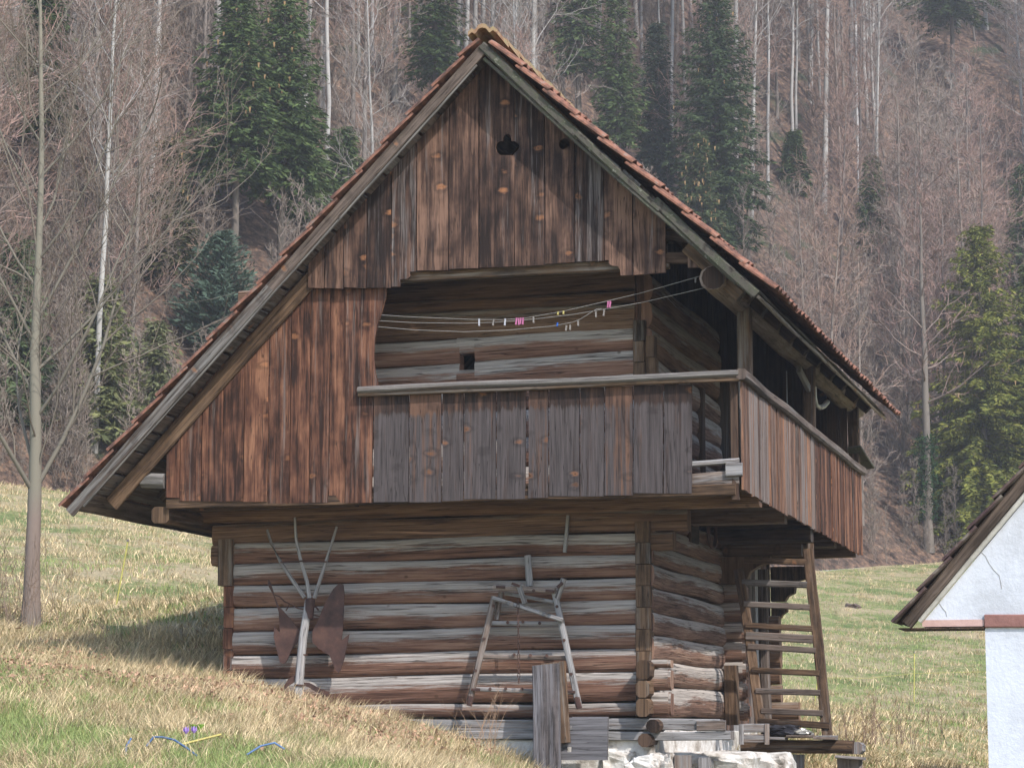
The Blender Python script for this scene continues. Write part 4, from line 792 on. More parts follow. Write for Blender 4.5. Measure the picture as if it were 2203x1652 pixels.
def conifer(seed, H, Rm, base=.12, droop=.35, dark=(.032, .056, .020), light=(.10, .14, .048), dens=1.0, spray=.30, cones=0, bark=(.14, .12, .10), gaps=.12, pine=False):
    rg = np.random.default_rng(seed); tr = TB(); cr = TB(); dark = np.array(dark); light = np.array(light)
    z = np.linspace(0, H, 8); tr.tube(np.c_[rg.normal(0, .03, 8), rg.normal(0, .03, 8), z], .22 * (1 - z / H) * H / 18 + .02, 7, np.tile(bark, (8, 1)))
    hz = H * base; V = []; C = []
    while hz < H * .985:
        f = (hz - H * base) / (H * (1 - base)); R = Rm * ((1 - f) ** .68) * (1 if not pine else 1.1 * math.sin(min(1, f * 1.6 + .35) * 1.5)) * (min(1, .55 + f * 4)) + .12
        nb = int(7 + 3 * (1 - f)); ph = rg.uniform(0, 6.28)
        for b in range(nb):
            if rg.random() < gaps: continue
            az = ph + b * 6.283 / nb + rg.uniform(-.25, .25); L = R * rg.uniform(.5, 1.2); m = max(3, int(L / .22)); t = np.linspace(0, 1, m + 1)[1:]
            up0 = rg.uniform(.05, .25) + f * .5; zz_ = hz + L * (up0 * t - droop * (t ** 1.6) * (1.25 - f)) + .12 * L * np.maximum(t - .75, 0)
            x = np.cos(az) * L * t; y = np.sin(az) * L * t
            cr.rib(np.c_[np.r_[0, x], np.r_[0, y], np.r_[hz, zz_]], np.linspace(.03, .008, m + 1), np.array(bark) * .7)
            K = int(8.5 * dens + 1)
            for k in range(K):
                keep = rg.random(m) > .12; q = np.c_[x, y, zz_][keep] + rg.normal(0, .05, (keep.sum(), 3)); c = len(q)
                if not c: continue
                sa = az + rg.choice([-1, 1], c) * rg.uniform(.3, 1.25, c); ln = spray * rg.uniform(.5, 1.25, c) * (.65 + .5 * (1 - f))
                dz = rg.uniform(-.75, .1, c) if not pine else rg.uniform(-.1, .7, c); D = np.c_[np.cos(sa) * np.cos(dz), np.sin(sa) * np.cos(dz), np.sin(dz)]
                W_ = np.cross(D, rg.normal(size=(c, 3))); W_ /= np.linalg.norm(W_, axis=1)[:, None]; wd = (ln * rg.uniform(.08, .16, c))[:, None]
                V.append(np.stack([q - W_ * wd * .3, q + D * (ln * .5)[:, None] + W_ * wd, q + D * ln[:, None], q + D * (ln * .45)[:, None] - W_ * wd], 1).reshape(-1, 3))
                mixv = np.clip(rg.uniform(0, 1, c) * .75 + .25 * rg.random(), 0, 1)[:, None]; cc = dark * (1 - mixv) + light * mixv
                C.append(np.repeat(cc, 4, 0))
        hz += H * rg.uniform(.011, .019) / max(.6, dens ** .5)
    V = np.concatenate(V); C = np.concatenate(C); i = np.arange(len(V) // 4) * 4
    cr.tri(V, np.r_[np.c_[i, i + 1, i + 2], np.c_[i, i + 2, i + 3]], C)
    if cones:
        idx = rg.integers(0, len(V) // 4, cones); q = V[idx * 4 + 2]; q = q[q[:, 2] > H * .45]; c = len(q)
        VV = np.stack([q + [-.04, 0, 0], q + [.04, 0, 0], q + [0, .04, -.20], q + [0, -.04, -.2]], 1).reshape(-1, 3); i = np.arange(c) * 4
        cr.tri(VV, np.r_[np.c_[i, i + 1, i + 2], np.c_[i, i + 1, i + 3]], np.tile([.33, .22, .11], (c * 4, 1)))
    return tr, cr
def thing_tree(name, tr, cr, loc, label, cat, group=None, rz=0, sc=1.0):
    T = empty(name, loc, label, cat, group); T.rotation_euler[2] = rz; T.scale = (sc, sc, sc)
    for nm, b in (('trunk', tr), ('crown', cr)): o = b.build(nm); o.location = (0, 0, 0); o.parent = T
    return T
def dup(root, loc, rz, sc, label, group=None, lean=(0, 0)):
    r = root.copy(); SC.collection.objects.link(r); r.location = loc; r.rotation_euler = (lean[0], lean[1], rz); r.scale = sc; r['label'] = label
    if group: r['group'] = group
    for ch in root.children: c = ch.copy(); SC.collection.objects.link(c); c.parent = r
    return r
def pix(s, t, z):
    v = CAM + RT * s + HD * t; v[2] = z; v = v - CAM; d = v @ FW; return 1101.5 + F * (v @ RT) / d, 826 - F * (v @ CU) / d
def find_t(px, py, lo=None):
    """distance at which the pixel ray meets the ground beyond the meadow"""
    best = None
    for t in np.arange(58, 185, .5):
        p = atT(px, py, t); q = np.array(p) - CAM; s = q.dot(RT)
        if t > T0(s) - 1 and ground(s, t) >= p.z: return s, t
    return s, t
CF = [("spruce", 505, -45, 600, 225, 41, "left tree of the pair of big dark spruces with bare lower trunks", .34, dict(dens=1.4, cones=60, droop=.5)),
      ("spruce", 605, -45, 590, 225, 42, "right tree of the pair of big dark spruces with bare lower trunks", .30, dict(dens=1.4, cones=60, droop=.5)),
      ("spruce", 85, -60, 420, 150, 43, "dark spruce behind the top of the near bare tree", .3, dict(droop=.4)),
      ("spruce", 358, 285, 650, 95, 44, "narrow dark green spruce left of the spruce pair", .2, dict(dark=(.035, .045, .02), light=(.09, .085, .035), cones=80)),
      ("pine", 470, 500, 820, 190, 45, "bluish green young pine by the left roof slope", .15, dict(dark=(.045, .075, .055), light=(.10, .145, .105), spray=.28, droop=.05, pine=True, bark=(.2, .15, .12))),
      ("spruce", 210, 590, 960, 170, 46, "yellow-green spruce behind the near bare tree", .05, dict(dark=(.07, .085, .04), light=(.19, .195, .08), gaps=.45)),
      ("spruce", 25, 500, 930, 150, 47, "green spruce at the left edge of the photo", .05, dict(dark=(.055, .08, .04), light=(.12, .155, .07), gaps=.4)),
      ("spruce", 330, 690, 990, 120, 48, "low green spruce at the wood edge", .05, dict(dark=(.07, .085, .04), light=(.17, .175, .08), gaps=.5)),
      ("spruce", 640, 230, 500, 110, 49, "sparse low spruce just right of the spruce pair", .1, dict(gaps=.4)),
      ("spruce", 740, 270, 520, 110, 50, "small dark spruce above the left roof slope", .1, dict(gaps=.3)),
      ("spruce", 935, -170, 330, 150, 51, "dark spruce directly behind the left of the roof ridge", .35, dict(droop=.5, gaps=.3)),
      ("spruce", 1245, -190, 330, 130, 52, "dark spruce behind the right of the roof ridge", .35, dict(droop=.5, gaps=.3)),
      ("spruce", 1415, 40, 460, 95, 54, "hazy dark spruce left of the tall one", .15, dict(dark=(.02, .035, .02), light=(.05, .065, .035))),
      ("spruce", 1545, -90, 620, 235, 55, "tall broad spruce rising right of the roof", .15, dict(dens=1.6, cones=70, droop=.45, light=(.065, .09, .04))),
      ("spruce", 1508, 285, 650, 130, 56, "smaller spruce full of tan cones beside the roof", .1, dict(dark=(.03, .05, .022), light=(.09, .11, .045), cones=260)),
      ("spruce", 2050, -230, 200, 230, 57, "dark spruce crown cut by the top edge of the photo", .4, dict(droop=.5, dens=1.2)),
      ("spruce", 1710, 280, 420, 55, 58, "tiny young spruce among bare trees on the right slope", .05, dict()),
      ("spruce", 1880, 330, 560, 70, 59, "slim young spruce in the middle of the right slope", .05, dict(gaps=.3)),
      ("spruce", 2210, 350, 640, 110, 60, "dark spruce at the right edge behind the lit spruce", .1, dict()),
      ("spruce", 1330, -60, 420, 110, 61, "thin dark spruce right of the ridge among bare trees", .25, dict(gaps=.25)),
      ("spruce", 2125, 480, 1195, 350, 62, "near spruce with yellow-green drooping boughs above the white house", .08, dict(dens=2.1, droop=.6, dark=(.045, .07, .016), light=(.22, .215, .045), spray=.30, cones=70, gaps=.36)),
      ("spruce", 2235, 560, 1205, 200, 63, "darker near spruce at the right photo edge", .1, dict(dens=1.6, droop=.5, dark=(.035, .06, .018), light=(.12, .13, .04)))]
CFX = [(c[1], c[4], find_t(c[1], c[3])[1], c[2], c[3]) for c in CF if not (c[1] < 400 and c[2] > 450)]
def blocks(px, t, ytop, sl=0.0):
    return any(abs(px - c[0]) < c[1] * .62 + sl and t < c[2] + 1 and ytop < c[4] - (c[4] - c[3]) * .25 for c in CFX)
# bare wood on the slope
kinds = [(1, 19, .12, .45, (.23, .22, .205), (.19, .17, .15), "smooth grey-trunked bare beech"), (2, 17, .09, .40, (.26, .25, .235), (.20, .17, .15), "slim pale-trunked bare beech"), (3, 14, .085, .22, (.15, .13, .115), (.22, .145, .12), "reddish-twigged bare tree"),
         (4, 12, .075, .12, (.17, .145, .125), (.19, .155, .13), "bushy brown bare tree"), (5, 20, .14, .48, (.19, .18, .17), (.17, .15, .135), "tall dark-trunked bare beech"), (6, 10, .07, .12, (.17, .14, .12), (.22, .15, .12), "small reddish bare tree"), (7, 16, .07, .45, (.25, .245, .235), (.19, .165, .145), "thin white-barked bare tree")]
protos = []
for sd, H_, r_, cl, bk, tw, lb in kinds:
    tr, cr = bare_tree(sd, H_, r_, cl, bark=bk, twig=tw, nl=24 if cl > .3 else 30, nb=9, ntw=8, up=.75, spread=.9, twr=.009); protos.append((tr, cr, lb))
rg = np.random.default_rng(5); first = {}; placed = []; tries = 0
zone = lambda px: "left of the granary roof" if px < 620 else ("behind the left roof slope" if px < 1035 else ("right of the roof ridge" if px < 1500 else "on the slope at the right"))
while len(placed) < 285 and tries < 20000:
    tries += 1; d = rg.uniform(0, 1) ** 1.15 * 78 + 1.0; a = rg.uniform(-.255, .255); t0 = 75.; t = 60.
    for _ in range(4): s = t * a; t = float(T0(s)) + d
    if min([1e9] + [(s - q[0]) ** 2 + (t - q[1]) ** 2 for q in placed]) < 1.3: continue
    z = float(ground(s, t)); px, pb = pix(s, t, z)
    if pb < -30: continue
    k = rg.choice(7, p=[.17, .2, .16, .11, .12, .12, .12] if d > 14 else [0, .06, .27, .27, 0, .34, .06])
    H_ = kinds[k][1]; sc = rg.uniform(.75, 1.2); py_top = pix(s, t, z + H_ * sc)[1]
    # trees the roof hides completely are left out
    if pb > 620 and abs(px - 1035) < 330 and py_top > 250: continue
    if blocks(px, t, py_top, 14) and True: continue
    placed.append((s, t)); x, y = st(s, t); loc = (x, y, z - .2); lb = f"{kinds[k][6]} in the wood {zone(px)}"; gr = "bare trees in the wood on the slope"
    if k not in first: first[k] = thing_tree('bare_tree', protos[k][0], protos[k][1], loc, lb, 'tree', gr, rg.uniform(0, 6), sc)
    else: dup(first[k], loc, rg.uniform(0, 6.28), (sc, sc, sc * rg.uniform(.9, 1.15)), lb, gr, (rg.normal(0, .03), rg.normal(0, .03)))
def put_conifer(name, px, ytop, ybase, wpx, seed, label, base, name_cat='spruce', **kw):
    s, t = find_t(px, ybase); z = float(ground(s, t)); topz = atT(px, ytop, t).z; H_ = topz - z; x, y = st(s, t)
    tr, cr = conifer(seed, H_, wpx / 2 * t / F, base, **kw); return thing_tree(name, tr, cr, (x, y, z - .1), label, name_cat, "evergreens among the bare trees")
for nm, px, yt, ybs, wd, sd, lb, bs, kw in CF: put_conifer(nm, px, yt, ybs, wd, sd, lb, bs, name_cat=nm, **kw)
# ivy-clad trunk at the right wood edge
s_, t_ = find_t(1998, 1190); z_ = float(ground(s_, t_)); x_, y_ = st(s_, t_); tr, cr = bare_tree(77, 14, .18, .4, bark=(.12, .105, .09)); T = thing_tree('bare_tree', tr, cr, (x_, y_, z_ - .1), "ivy-clad dark trunk standing at the right wood edge", 'tree')
iv = TB(); q = RNG.normal(size=(2600, 3)) * [.2, .2, 0] + np.c_[np.zeros((2600, 2)), RNG.uniform(1.2, 4.4, 2600)]; r = RNG.normal(size=(2600, 2, 3)) * .06
iv.tri(np.stack([q, q + r[:, 0], q + r[:, 1]], 1).reshape(-1, 3), np.arange(7800).reshape(-1, 3), np.tile([.02, .045, .015], (7800, 1))); o = iv.build('ivy'); o.parent = T
# white birch stem
tr, cr = bare_tree(88, 17, .07, .6, bark=(.42, .41, .40), twig=(.22, .15, .13), lean=.015)
s_, t_ = find_t(1848, 420); x_, y_ = st(s_, t_); thing_tree('birch', tr, cr, (x_, y_, float(ground(s_, t_))), "thin bright white birch stem on the right slope", 'birch')
s_, t_ = find_t(1240, 300); x_, y_ = st(s_, t_); B2 = SC.objects.get('birch'); dup(B2, (x_, y_, float(ground(s_, t_))), 2.0, (1, 1, .9), "thin white birch stem seen just right of the roof ridge")
# fallen trunks
for a, b, lb in (((2020, 480), (1962, 522), "broken pale log lying aslant on the right slope"), ((1760, 592), (1830, 605), "thin pale fallen trunk lying across the right slope")):
    sA, tA = find_t(*b); A_ = atT(*b, tA - 3); B_ = atT(*a, tA - 3); mb = MB(); tube(mb, [A_, B_], .09, 7, jit=.01, seg=.4); one('fallen_log', mb, W_GREY, lb, "fallen log")
# undergrowth of saplings and brush: one mass
tr, cr = bare_tree(31, 5.0, .03, .05, nl=26, nb=6, ntw=4, bark=(.15, .115, .095), twig=(.185, .155, .13), up=.9, twr=.008); bV = np.concatenate(cr.V); bT = np.concatenate(cr.T); bC = np.concatenate(cr.C)
TH = TB()
for k in range(1500):
    d = RNG.uniform(0, 1) ** 1.8 * 75; a = RNG.uniform(-.32, .32); t = 75
    for _ in range(4): s = t * a; t = float(T0(s)) + d - .3
    px, pb = pix(s, t, float(ground(s, t)))
    if pb > 640 and abs(px - 1035) < 330: continue
    sc = RNG.uniform(.5, 1.5) * (.7 if d < 5 else 1)
    if blocks(px, t, pix(s, t, float(ground(s, t)) + 4 * sc)[1]): sc *= .4
    an = RNG.uniform(0, 6.28); c_, s2_ = math.cos(an), math.sin(an); x, y = st(s, t)
    V = bV * sc; V = np.c_[V[:, 0] * c_ - V[:, 1] * s2_ + x, V[:, 0] * s2_ + V[:, 1] * c_ + y, V[:, 2] + float(ground(s, t)) - .1]; TH.tri(V, bT, bC * RNG.uniform(.7, 1.2))
tag(TH.build('forest_undergrowth'), "tangled reddish brown saplings and brush under the bare trees", "undergrowth", kind='stuff')

# near bare tree on the left
rgn = np.random.default_rng(3); NT = TB(); NC = TB(); tN = 27.0
def np3(px, py, t=tN): return np.array(atT(px, py, t))
tp = [(65, 1358), (68, 1290), (70, 1200), (73, 1120), (75, 1050), (77, 950), (76, 850), (74, 760), (79, 650), (84, 520), (88, 400), (90, 300), (88, 180), (87, 60), (86, -60), (84, -240)]
wpx = [50, 38, 32, 30, 29, 25, 24, 20, 17, 15, 13, 11.5, 10, 8, 6, 2]
cb = np.array([(.21, .165, .14) if 0 < i < 4 else ((.17, .15, .13) if i == 0 else (.20, .185, .145)) for i in range(len(tp))]); NT.tube([np3(*p) for p in tp], [w_ / 2 * tN / F for w_ in wpx], 14, cb)
bk = np.array([.165, .15, .12]); twc = np.array([.22, .165, .135])
def ngrow(p, d, L, r, lev, curl=.1):
    m = 7 if lev < 2 else 5; Q = [p]; dd = d
    for i in range(m - 1): dd = nrm(dd + rgn.normal(0, .07 + .03 * lev, 3) + np.array([0, 0, curl])); Q.append(Q[-1] + dd * L / (m - 1))
    col = bk * (1 - lev * .22) + twc * lev * .22
    NC.tube(Q, np.linspace(r, max(r * .25, .0016), m), 6 if lev < 2 else 3, col)
    if lev == 3: return
    for i in range([8, 6, 4][lev]):
        f = rgn.uniform(.15, 1.0) * (m - 1); a = int(min(f, m - 2)); q = Q[a] + (Q[a + 1] - Q[a]) * (f - a); t = nrm(Q[a + 1] - Q[a]); s_ = nrm(np.cross(t, rgn.normal(size=3))); an = rgn.uniform(.4, .8)
        ngrow(q, nrm(t * math.cos(an) + s_ * math.sin(an)), L * rgn.uniform(.3, .55), max(r * .40, .0026), lev + 1, .04)
R_, H_, U_ = RT, HD, UP
main = [((72, 1060), (-.55, -.3, .75), 2.6, .034), ((80, 1045), (.42, .1, .9), 3.4, .036), ((72, 1000), (-.4, .4, .8), 2.4, .026), ((78, 900), (.6, -.3, .75), 2.6, .028), ((75, 850), (-.55, .2, .8), 2.4, .026), ((76, 800), (.7, .3, .65), 2.6, .024), ((75, 740), (-.5, -.3, .85), 2.3, .024),
        ((79, 690), (.55, .1, .8), 2.6, .026), ((80, 620), (-.6, .2, .75), 2.2, .02), ((82, 560), (.6, -.2, .75), 2.4, .022), ((85, 500), (.35, .3, .9), 2.4, .02), ((86, 450), (-.5, .1, .85), 2.2, .018), ((88, 380), (.6, .2, .75), 2.1, .018), ((89, 310), (-.5, -.2, .8), 2.0, .015), ((89, 250), (.55, 0, .8), 2.0, .015), ((88, 180), (-.4, .2, .85), 1.6, .013), ((87, 120), (.5, .1, .8), 1.6, .012), ((87, 40), (-.3, 0, .9), 1.4, .01), ((86, 0), (.4, 0, .9), 1.4, .01)]
for (pp, dv, L, r) in main: ngrow(np3(*pp), nrm(R_ * dv[0] + H_ * dv[1] + U_ * dv[2]), L * 1.05, r * .85, 0, .10)
for i in range(14): pp = (80, 1020 - i * 68); dv = rgn.normal(size=2); ngrow(np3(*pp), nrm(R_ * dv[0] + H_ * dv[1] + U_ * 1.0), 1.7, .012, 1, .08)
T = empty('cherry_tree', np3(65, 1350), "tall leafless smooth-barked tree in the foreground at the left", "tree")
for nm, b in (('trunk', NT), ('branches', NC)):
    o = b.build(nm); o.parent = T; o.location = -T.location
# twiggy shrubs
def shrub(px, py, t, n, hgt, spr, label, seed, col=(.22, .16, .12), r=.004):
    g2 = np.random.default_rng(seed); b = TB(); b0 = np3(px, py, t)
    for i in range(n):
        p = b0 + RT * g2.normal(0, spr * .4) + HD * g2.normal(0, spr * .4); d = nrm(np.array([g2.normal(0, .25), g2.normal(0, .25), 1])); L = hgt * g2.uniform(.5, 1.1); Q = [p - UP * .05]
        for k in range(5): d = nrm(d + g2.normal(0, .12, 3)); Q.append(Q[-1] + d * L / 5)
        b.tube(Q, np.linspace(r, r * .3, 6), 3, np.array(col) * g2.uniform(.8, 1.2))
        for k in range(5): j = g2.integers(1, 5); dq = nrm(d + g2.normal(0, .6, 3)); b.tube([Q[j], Q[j] + dq * L * .12, Q[j] + dq * L * .25 + UP * .03 * L], [r * .5, r * .4, r * .2], 3, np.array(col))
    o = b.build('bare_shrub'); tag(o, label, "shrub", "leafless shrubs"); return o
shrub(25, 1345, 26.5, 34, 1.25, .7, "thin leafless shrub at the foot of the near tree", 1); shrub(-60, 1340, 26.8, 24, 1.3, .6, "leafless stems at the left photo edge", 2)
shrub(1062, 1606, 21.9, 12, .62, .35, "few dry stems growing in front of the log wall", 4, (.30, .2, .13), .003)
shrub(1850, 1590, 28, 46, .6, .9, "brown bramble thicket in the meadow near the white house", 6, (.22, .15, .11), .004)
shrub(205, 1372, 26.2, 12, .4, .5, "sparse twigs right of the near tree trunk", 8)

# ---------------------------------------------------------------- grass, straw and leaf litter
def fbm(s, t, f, sd): 
    o = np.zeros_like(s); a = 1; tot = 0
    for k in range(4):
        o += a * (np.sin(s * f * 1.1 + sd + 2.1 * np.sin(t * f * .7 + sd * 2)) * np.sin(t * f * .9 + sd * 3 + 1.7 * np.sin(s * f * .8 + k))); tot += a; f *= 2.1; a *= .6; sd += 1.3
    return o / tot * .5 + .5
def blades(name, S, Tt, L, Wd, dirx, bend, col, label, cat):
    n = len(S); Z = ground(S, Tt); X = CAM[0] + RT[0] * S + HD[0] * Tt; Y = CAM[1] + RT[1] * S + HD[1] * Tt
    P = np.stack([X, Y, Z - .01], 1); a = dirx; D = np.stack([np.cos(a), np.sin(a), np.zeros(n)], 1); w_ = RNG.uniform(0, 6.28, n); Wv = np.stack([np.cos(w_), np.sin(w_), np.zeros(n)], 1) * (Wd / 2)[:, None]
    up1 = np.stack([D[:, 0] * np.sin(bend * .45), D[:, 1] * np.sin(bend * .45), np.cos(bend * .45)], 1); up2 = np.stack([D[:, 0] * np.sin(bend), D[:, 1] * np.sin(bend), np.cos(bend)], 1)
    M1 = P + up1 * (L * .5)[:, None]; M2 = M1 + up2 * (L * .5)[:, None]
    V = np.stack([P - Wv, P + Wv, M1 - Wv * .8, M1 + Wv * .8, M2], 1).reshape(-1, 3); i = np.arange(n) * 5
    T = np.concatenate([np.c_[i, i + 1, i + 3], np.c_[i, i + 3, i + 2], np.c_[i + 2, i + 3, i + 4]])
    return tag(np_mesh(name, V, T, ATT, np.repeat(col, 5, 0)), label, cat, kind='stuff')
def inside(S, Tt):
    X = CAM[0] + RT[0] * S + HD[0] * Tt; Y = CAM[1] + RT[1] * S + HD[1] * Tt
    return ~((X > -4.3) & (X < .1) & (Y > -.02) & (Y < 7.2)) & ~((X > 4.3) & (Y > -3.9) & (Y < 3))
def lay(n, s0, s1, t0, t1, pw=1.0):
    a = RNG.uniform(s0, s1, n); t = t0 + (t1 - t0) * RNG.uniform(0, 1, n) ** pw; S = a * t; k = inside(S, t) & (t < T0(S) - .2); return S[k], t[k]
def greenness(S, Tt):
    g = fbm(S, Tt, .75, 1.0) * .55 + fbm(S, Tt, 3.1, 4.0) * .45
    near = np.clip((20.3 - Tt) / 1.6, 0, 1) * (S < 1.5); g = g + .13 * near - .05
    band = np.exp(-((Tt - (41 - (S + 9) * .55)) / 3.5) ** 2) * (S < -3); g = g + .20 * band
    return g + .075 * (S > 2) - .09 * (S < -2) * (Tt > 23) - .22 * np.clip((41 - Tt) / 6, 0, 1) * (S > 2)
def down(S, Tt):
    e = .15; gx = (ground(S + e, Tt) - ground(S - e, Tt)); gt = (ground(S, Tt + e) - ground(S, Tt - e)); return np.arctan2(-(gx * RT[1] + gt * HD[1]), -(gx * RT[0] + gt * HD[0]))
# green blades
for nm, n, rng_, t0, t1, l0, l1, w0, pw in (('green_grass', 230000, (-.23, .06), 15.5, 27, .05, .13, .006, 1.2), ('green_grass', 260000, (-.25, .23), 26, 95, .05, .11, .013, 1.5)):
    S, Tt = lay(n, *rng_, t0, t1, pw); g = greenness(S, Tt); k = RNG.random(len(S)) < np.clip((g - .44) * 7, .04, 1); S, Tt = S[k], Tt[k]; m = len(S)
    c = np.array([.21, .27, .10]) * RNG.uniform(.65, 1.35, (m, 1)) + RNG.uniform(0, 1, (m, 1)) ** 3 * np.array([.12, .07, .02])
    blades(nm, S, Tt, RNG.uniform(l0, l1, m), np.full(m, w0) * RNG.uniform(.6, 1.2, m), RNG.uniform(0, 6.28, m), RNG.uniform(.2, 1.1, m), c, "short fresh green grass on the near bank" if t0 < 20 else "green grass patches of the far meadow", "grass")
# dry straw in tufts
for nm, nt_, per, rng_, t0, t1, l0, l1, w0, pw, lb in (('dry_grass', 5200, 34, (-.23, .07), 15.5, 27, .07, .19, .0055, 1.1, "pale dry grass tufts on the near bank"), ('dry_grass', 15000, 15, (-.25, .23), 26, 95, .06, .17, .013, 1.5, "pale dry grass of the far meadow")):
    S, Tt = lay(nt_, *rng_, t0, t1, pw); g = greenness(S, Tt); k = RNG.random(len(S)) < np.clip(1 - (g - .50) * 7, .10, 1); S, Tt = S[k], Tt[k]; big = np.clip(RNG.normal(1, .3, len(S)), .4, 1.8)
    dn = down(S, Tt) + RNG.normal(0, .35, len(S)); tone = RNG.uniform(.7, 1.25, len(S)); red = RNG.uniform(0, 1, len(S))
    i = np.repeat(np.arange(len(S)), per); m = len(i); r = np.abs(RNG.normal(0, .07 if t0 < 20 else .13, m)) * big[i]; an = RNG.uniform(0, 6.28, m)
    base = np.array([.62, .50, .30]) * (1 - red[i, None] * .3) + np.array([.54, .38, .25]) * red[i, None] * .3
    c = base * tone[i, None] * RNG.uniform(.55, 1.3, (m, 1))
    L_ = 1; blades(nm, S[i] + r * np.cos(an), Tt[i] + r * np.sin(an) * 1.3, RNG.uniform(l0, l1, m) * big[i], np.full(m, w0) * RNG.uniform(.5, 1.2, m), dn[i] + RNG.normal(0, 1.2, m), RNG.uniform(.5, 1.8, m), c, lb, "dry grass")
# brown leaves
n = 26000; S, Tt = lay(n, -.23, .06, 16, 28, 1.0); f = fbm(S, Tt, 1.1, 9.0); bell = np.exp(-((Tt - 22.3) / 1.7) ** 2) + .7 * np.exp(-((Tt - 25.3) / 1.2) ** 2); k = RNG.random(len(S)) < np.clip((f * bell - .36) * 4, .01, .9); S, Tt = S[k], Tt[k]; m = len(S)
X = CAM[0] + RT[0] * S + HD[0] * Tt; Y = CAM[1] + RT[1] * S + HD[1] * Tt; P = np.stack([X, Y, ground(S, Tt) + RNG.uniform(.03, .09, m)], 1)
A = RNG.normal(size=(m, 3)); A /= np.linalg.norm(A, axis=1)[:, None]; B = np.cross(A, RNG.normal(size=(m, 3))); B /= np.linalg.norm(B, axis=1)[:, None]; A *= RNG.uniform(.012, .032, (m, 1)); B *= RNG.uniform(.008, .019, (m, 1)); Nn = np.cross(A, B); Nn /= np.linalg.norm(Nn, axis=1)[:, None] 
V = np.stack([P - A, P + B + Nn * .008, P + A, P - B + Nn * .008], 1).reshape(-1, 3); i = np.arange(m) * 4
tag(np_mesh('leaf_litter', V, np.r_[np.c_[i, i + 1, i + 2], np.c_[i, i + 2, i + 3]], ATT, np.repeat(np.array([.44, .27, .18]) * RNG.uniform(.45, 1.3, (m, 1)), 4, 0)), "fallen brown beech leaves scattered on the bank", "leaves", kind='stuff')
# small things in the near grass
def gpx(px, py, lo=15.5, hi=32):
    for t in np.arange(lo, hi, .05):
        p = atT(px, py, t); q = np.array(p) - CAM; s = q.dot(RT)
        if ground(s, t) >= p.z - .01: return Vector((p.x, p.y, float(ground(s, t))))
    return p
BLUE = pcol("blue_pipe_plastic", (.10, .17, .30)); LILAC = pcol("lilac_petals", (.38, .24, .62)); LEAF = pcol("bright_leaf_green", (.22, .42, .06)); STEM = pcol("pale_stem", (.5, .55, .4)); ORG = pcol("orange_stigma", (.8, .3, .02)); YST = pcol("yellow_stake", (.50, .43, .14))
def hoop(P, up, label): q = [gpx(*p) + Vector((0, 0, h_)) for p, h_ in zip(P, up)]; mb = MB(); tube(mb, q, .008, 7); one('blue_hose_piece', mb, BLUE, label, "hose piece", "blue hose pieces in the grass")
hoop([(315, 1620), (330, 1618), (350, 1622), (375, 1625), (400, 1632), (423, 1638)], [.06, .12, .13, .12, .09, .05], "longest bright blue hose piece beside the yellow stake")
hoop([(530, 1636), (560, 1634), (590, 1632), (612, 1632)], [.05, .10, .12, .08], "faded blue hose piece right of the yellow stake"); hoop([(269, 1633), (272, 1628), (281, 1624)], [.03, .09, .12], "short blue hose stub at the far left of the hose pieces")
mb = MB(); a = gpx(384, 1622) + Vector((0, 0, .07)); b = gpx(474, 1604) + Vector((0, 0, .09)); tube(mb, [a, b], .010, 6); one('yellow_stake', mb, YST, "thin yellow stake lying in the near grass", "stake")
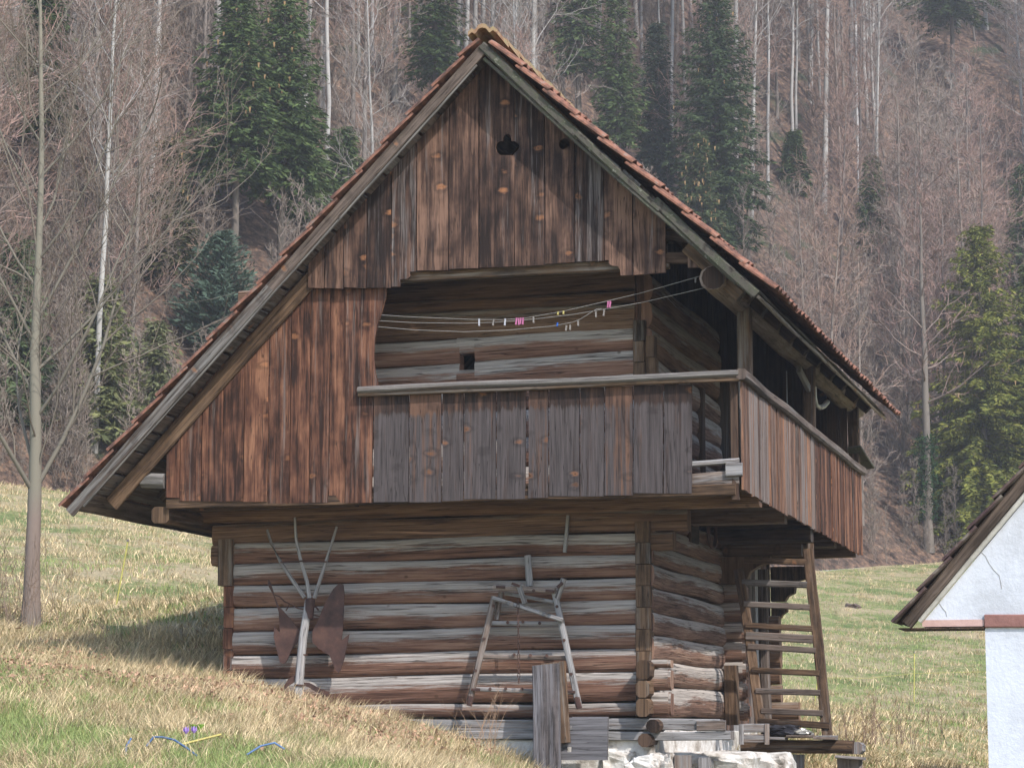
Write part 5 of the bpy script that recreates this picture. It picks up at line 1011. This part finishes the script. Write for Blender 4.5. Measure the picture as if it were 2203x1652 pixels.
for px, py, lb in ((400, 1596, "left one of two purple crocuses"), (417, 1597, "right one of two purple crocuses")):
    g0 = gpx(px, py); T = empty('crocus', g0, lb, "crocus", "purple crocuses"); part('stem', T, STEM, lambda m: tube(m, [g0, g0 + Vector((0, 0, .07))], .004, 5))
    for k in range(6):
        an = k * 1.047; D = Vector((math.cos(an), math.sin(an), 0)); S_ = Vector((-D.y, D.x, 0)); 
        part('petal', T, LILAC, lambda m: m.add([g0 + Vector((0, 0, .065)), g0 + D * .018 + S_ * .013 + Vector((0, 0, .095)), g0 + D * .020 + Vector((0, 0, .125)), g0 + D * .018 - S_ * .013 + Vector((0, 0, .095)), g0 + D * .012 + Vector((0, 0, .09))], [(0, 1, 4), (1, 2, 4), (2, 3, 4), (3, 0, 4)], [(0, 0, 0)] * 5))
    part('stigma', T, ORG, lambda m: tube(m, [g0 + Vector((0, 0, .07)), g0 + Vector((0, 0, .11))], .004, 5))
g0 = gpx(425, 1578); mb = MB()
for k in range(9):
    an = k * .7 + .3; D = Vector((math.cos(an), math.sin(an), 0)); S_ = Vector((-D.y, D.x, 0)); L = random.uniform(.05, .09)
    mb.add([g0, g0 + D * L * .5 + S_ * .02 + Vector((0, 0, .075)), g0 + D * L + Vector((0, 0, .085)), g0 + D * L * .5 - S_ * .02 + Vector((0, 0, .075))], [(0, 1, 2), (0, 2, 3)], [(0, 0, 0)] * 4)
one('leafy_plant', mb, LEAF, "small bright green leafy plant behind the two crocuses", "plant")
c = gpx(1835, 1306, 45, 80); tag(blob('earth_mound', c, (.22, .2, .10), 55, noisy_mat("dark_earth", [(.3, (.07, .05, .04)), (.7, (.18, .14, .12))], 8, 5, bump=.03), None, lump=.4, sq=.9), "small dark earth mound with stones in the far right meadow", "mound")

# ---------------------------------------------------------------- thin spring haze over the valley
hm = bpy.data.materials.new('valley_haze'); hm.use_nodes = True; hn = hm.node_tree; hn.nodes.remove(hn.nodes['Principled BSDF'])
pv = hn.nodes.new('ShaderNodeVolumePrincipled'); pv.inputs['Color'].default_value = (.93, .95, 1, 1); pv.inputs['Density'].default_value = .0008; pv.inputs['Anisotropy'].default_value = .1
hn.links.new(pv.outputs[0], hn.nodes['Material Output'].inputs['Volume'])
mb = MB(); lo = Vector((-150, -45, -12)); hi = Vector((150, 210, 125)); vs = [(x, y, z) for x in (lo.x, hi.x) for y in (lo.y, hi.y) for z in (lo.z, hi.z)]
mb.add(vs, [(0, 1, 3, 2), (4, 6, 7, 5), (0, 4, 5, 1), (2, 3, 7, 6), (0, 2, 6, 4), (1, 5, 7, 3)], [(0, 0, 0)] * 8)
hz = tag(mb.build('haze', hm), "thin pale spring haze in the valley air", "haze", kind='stuff')
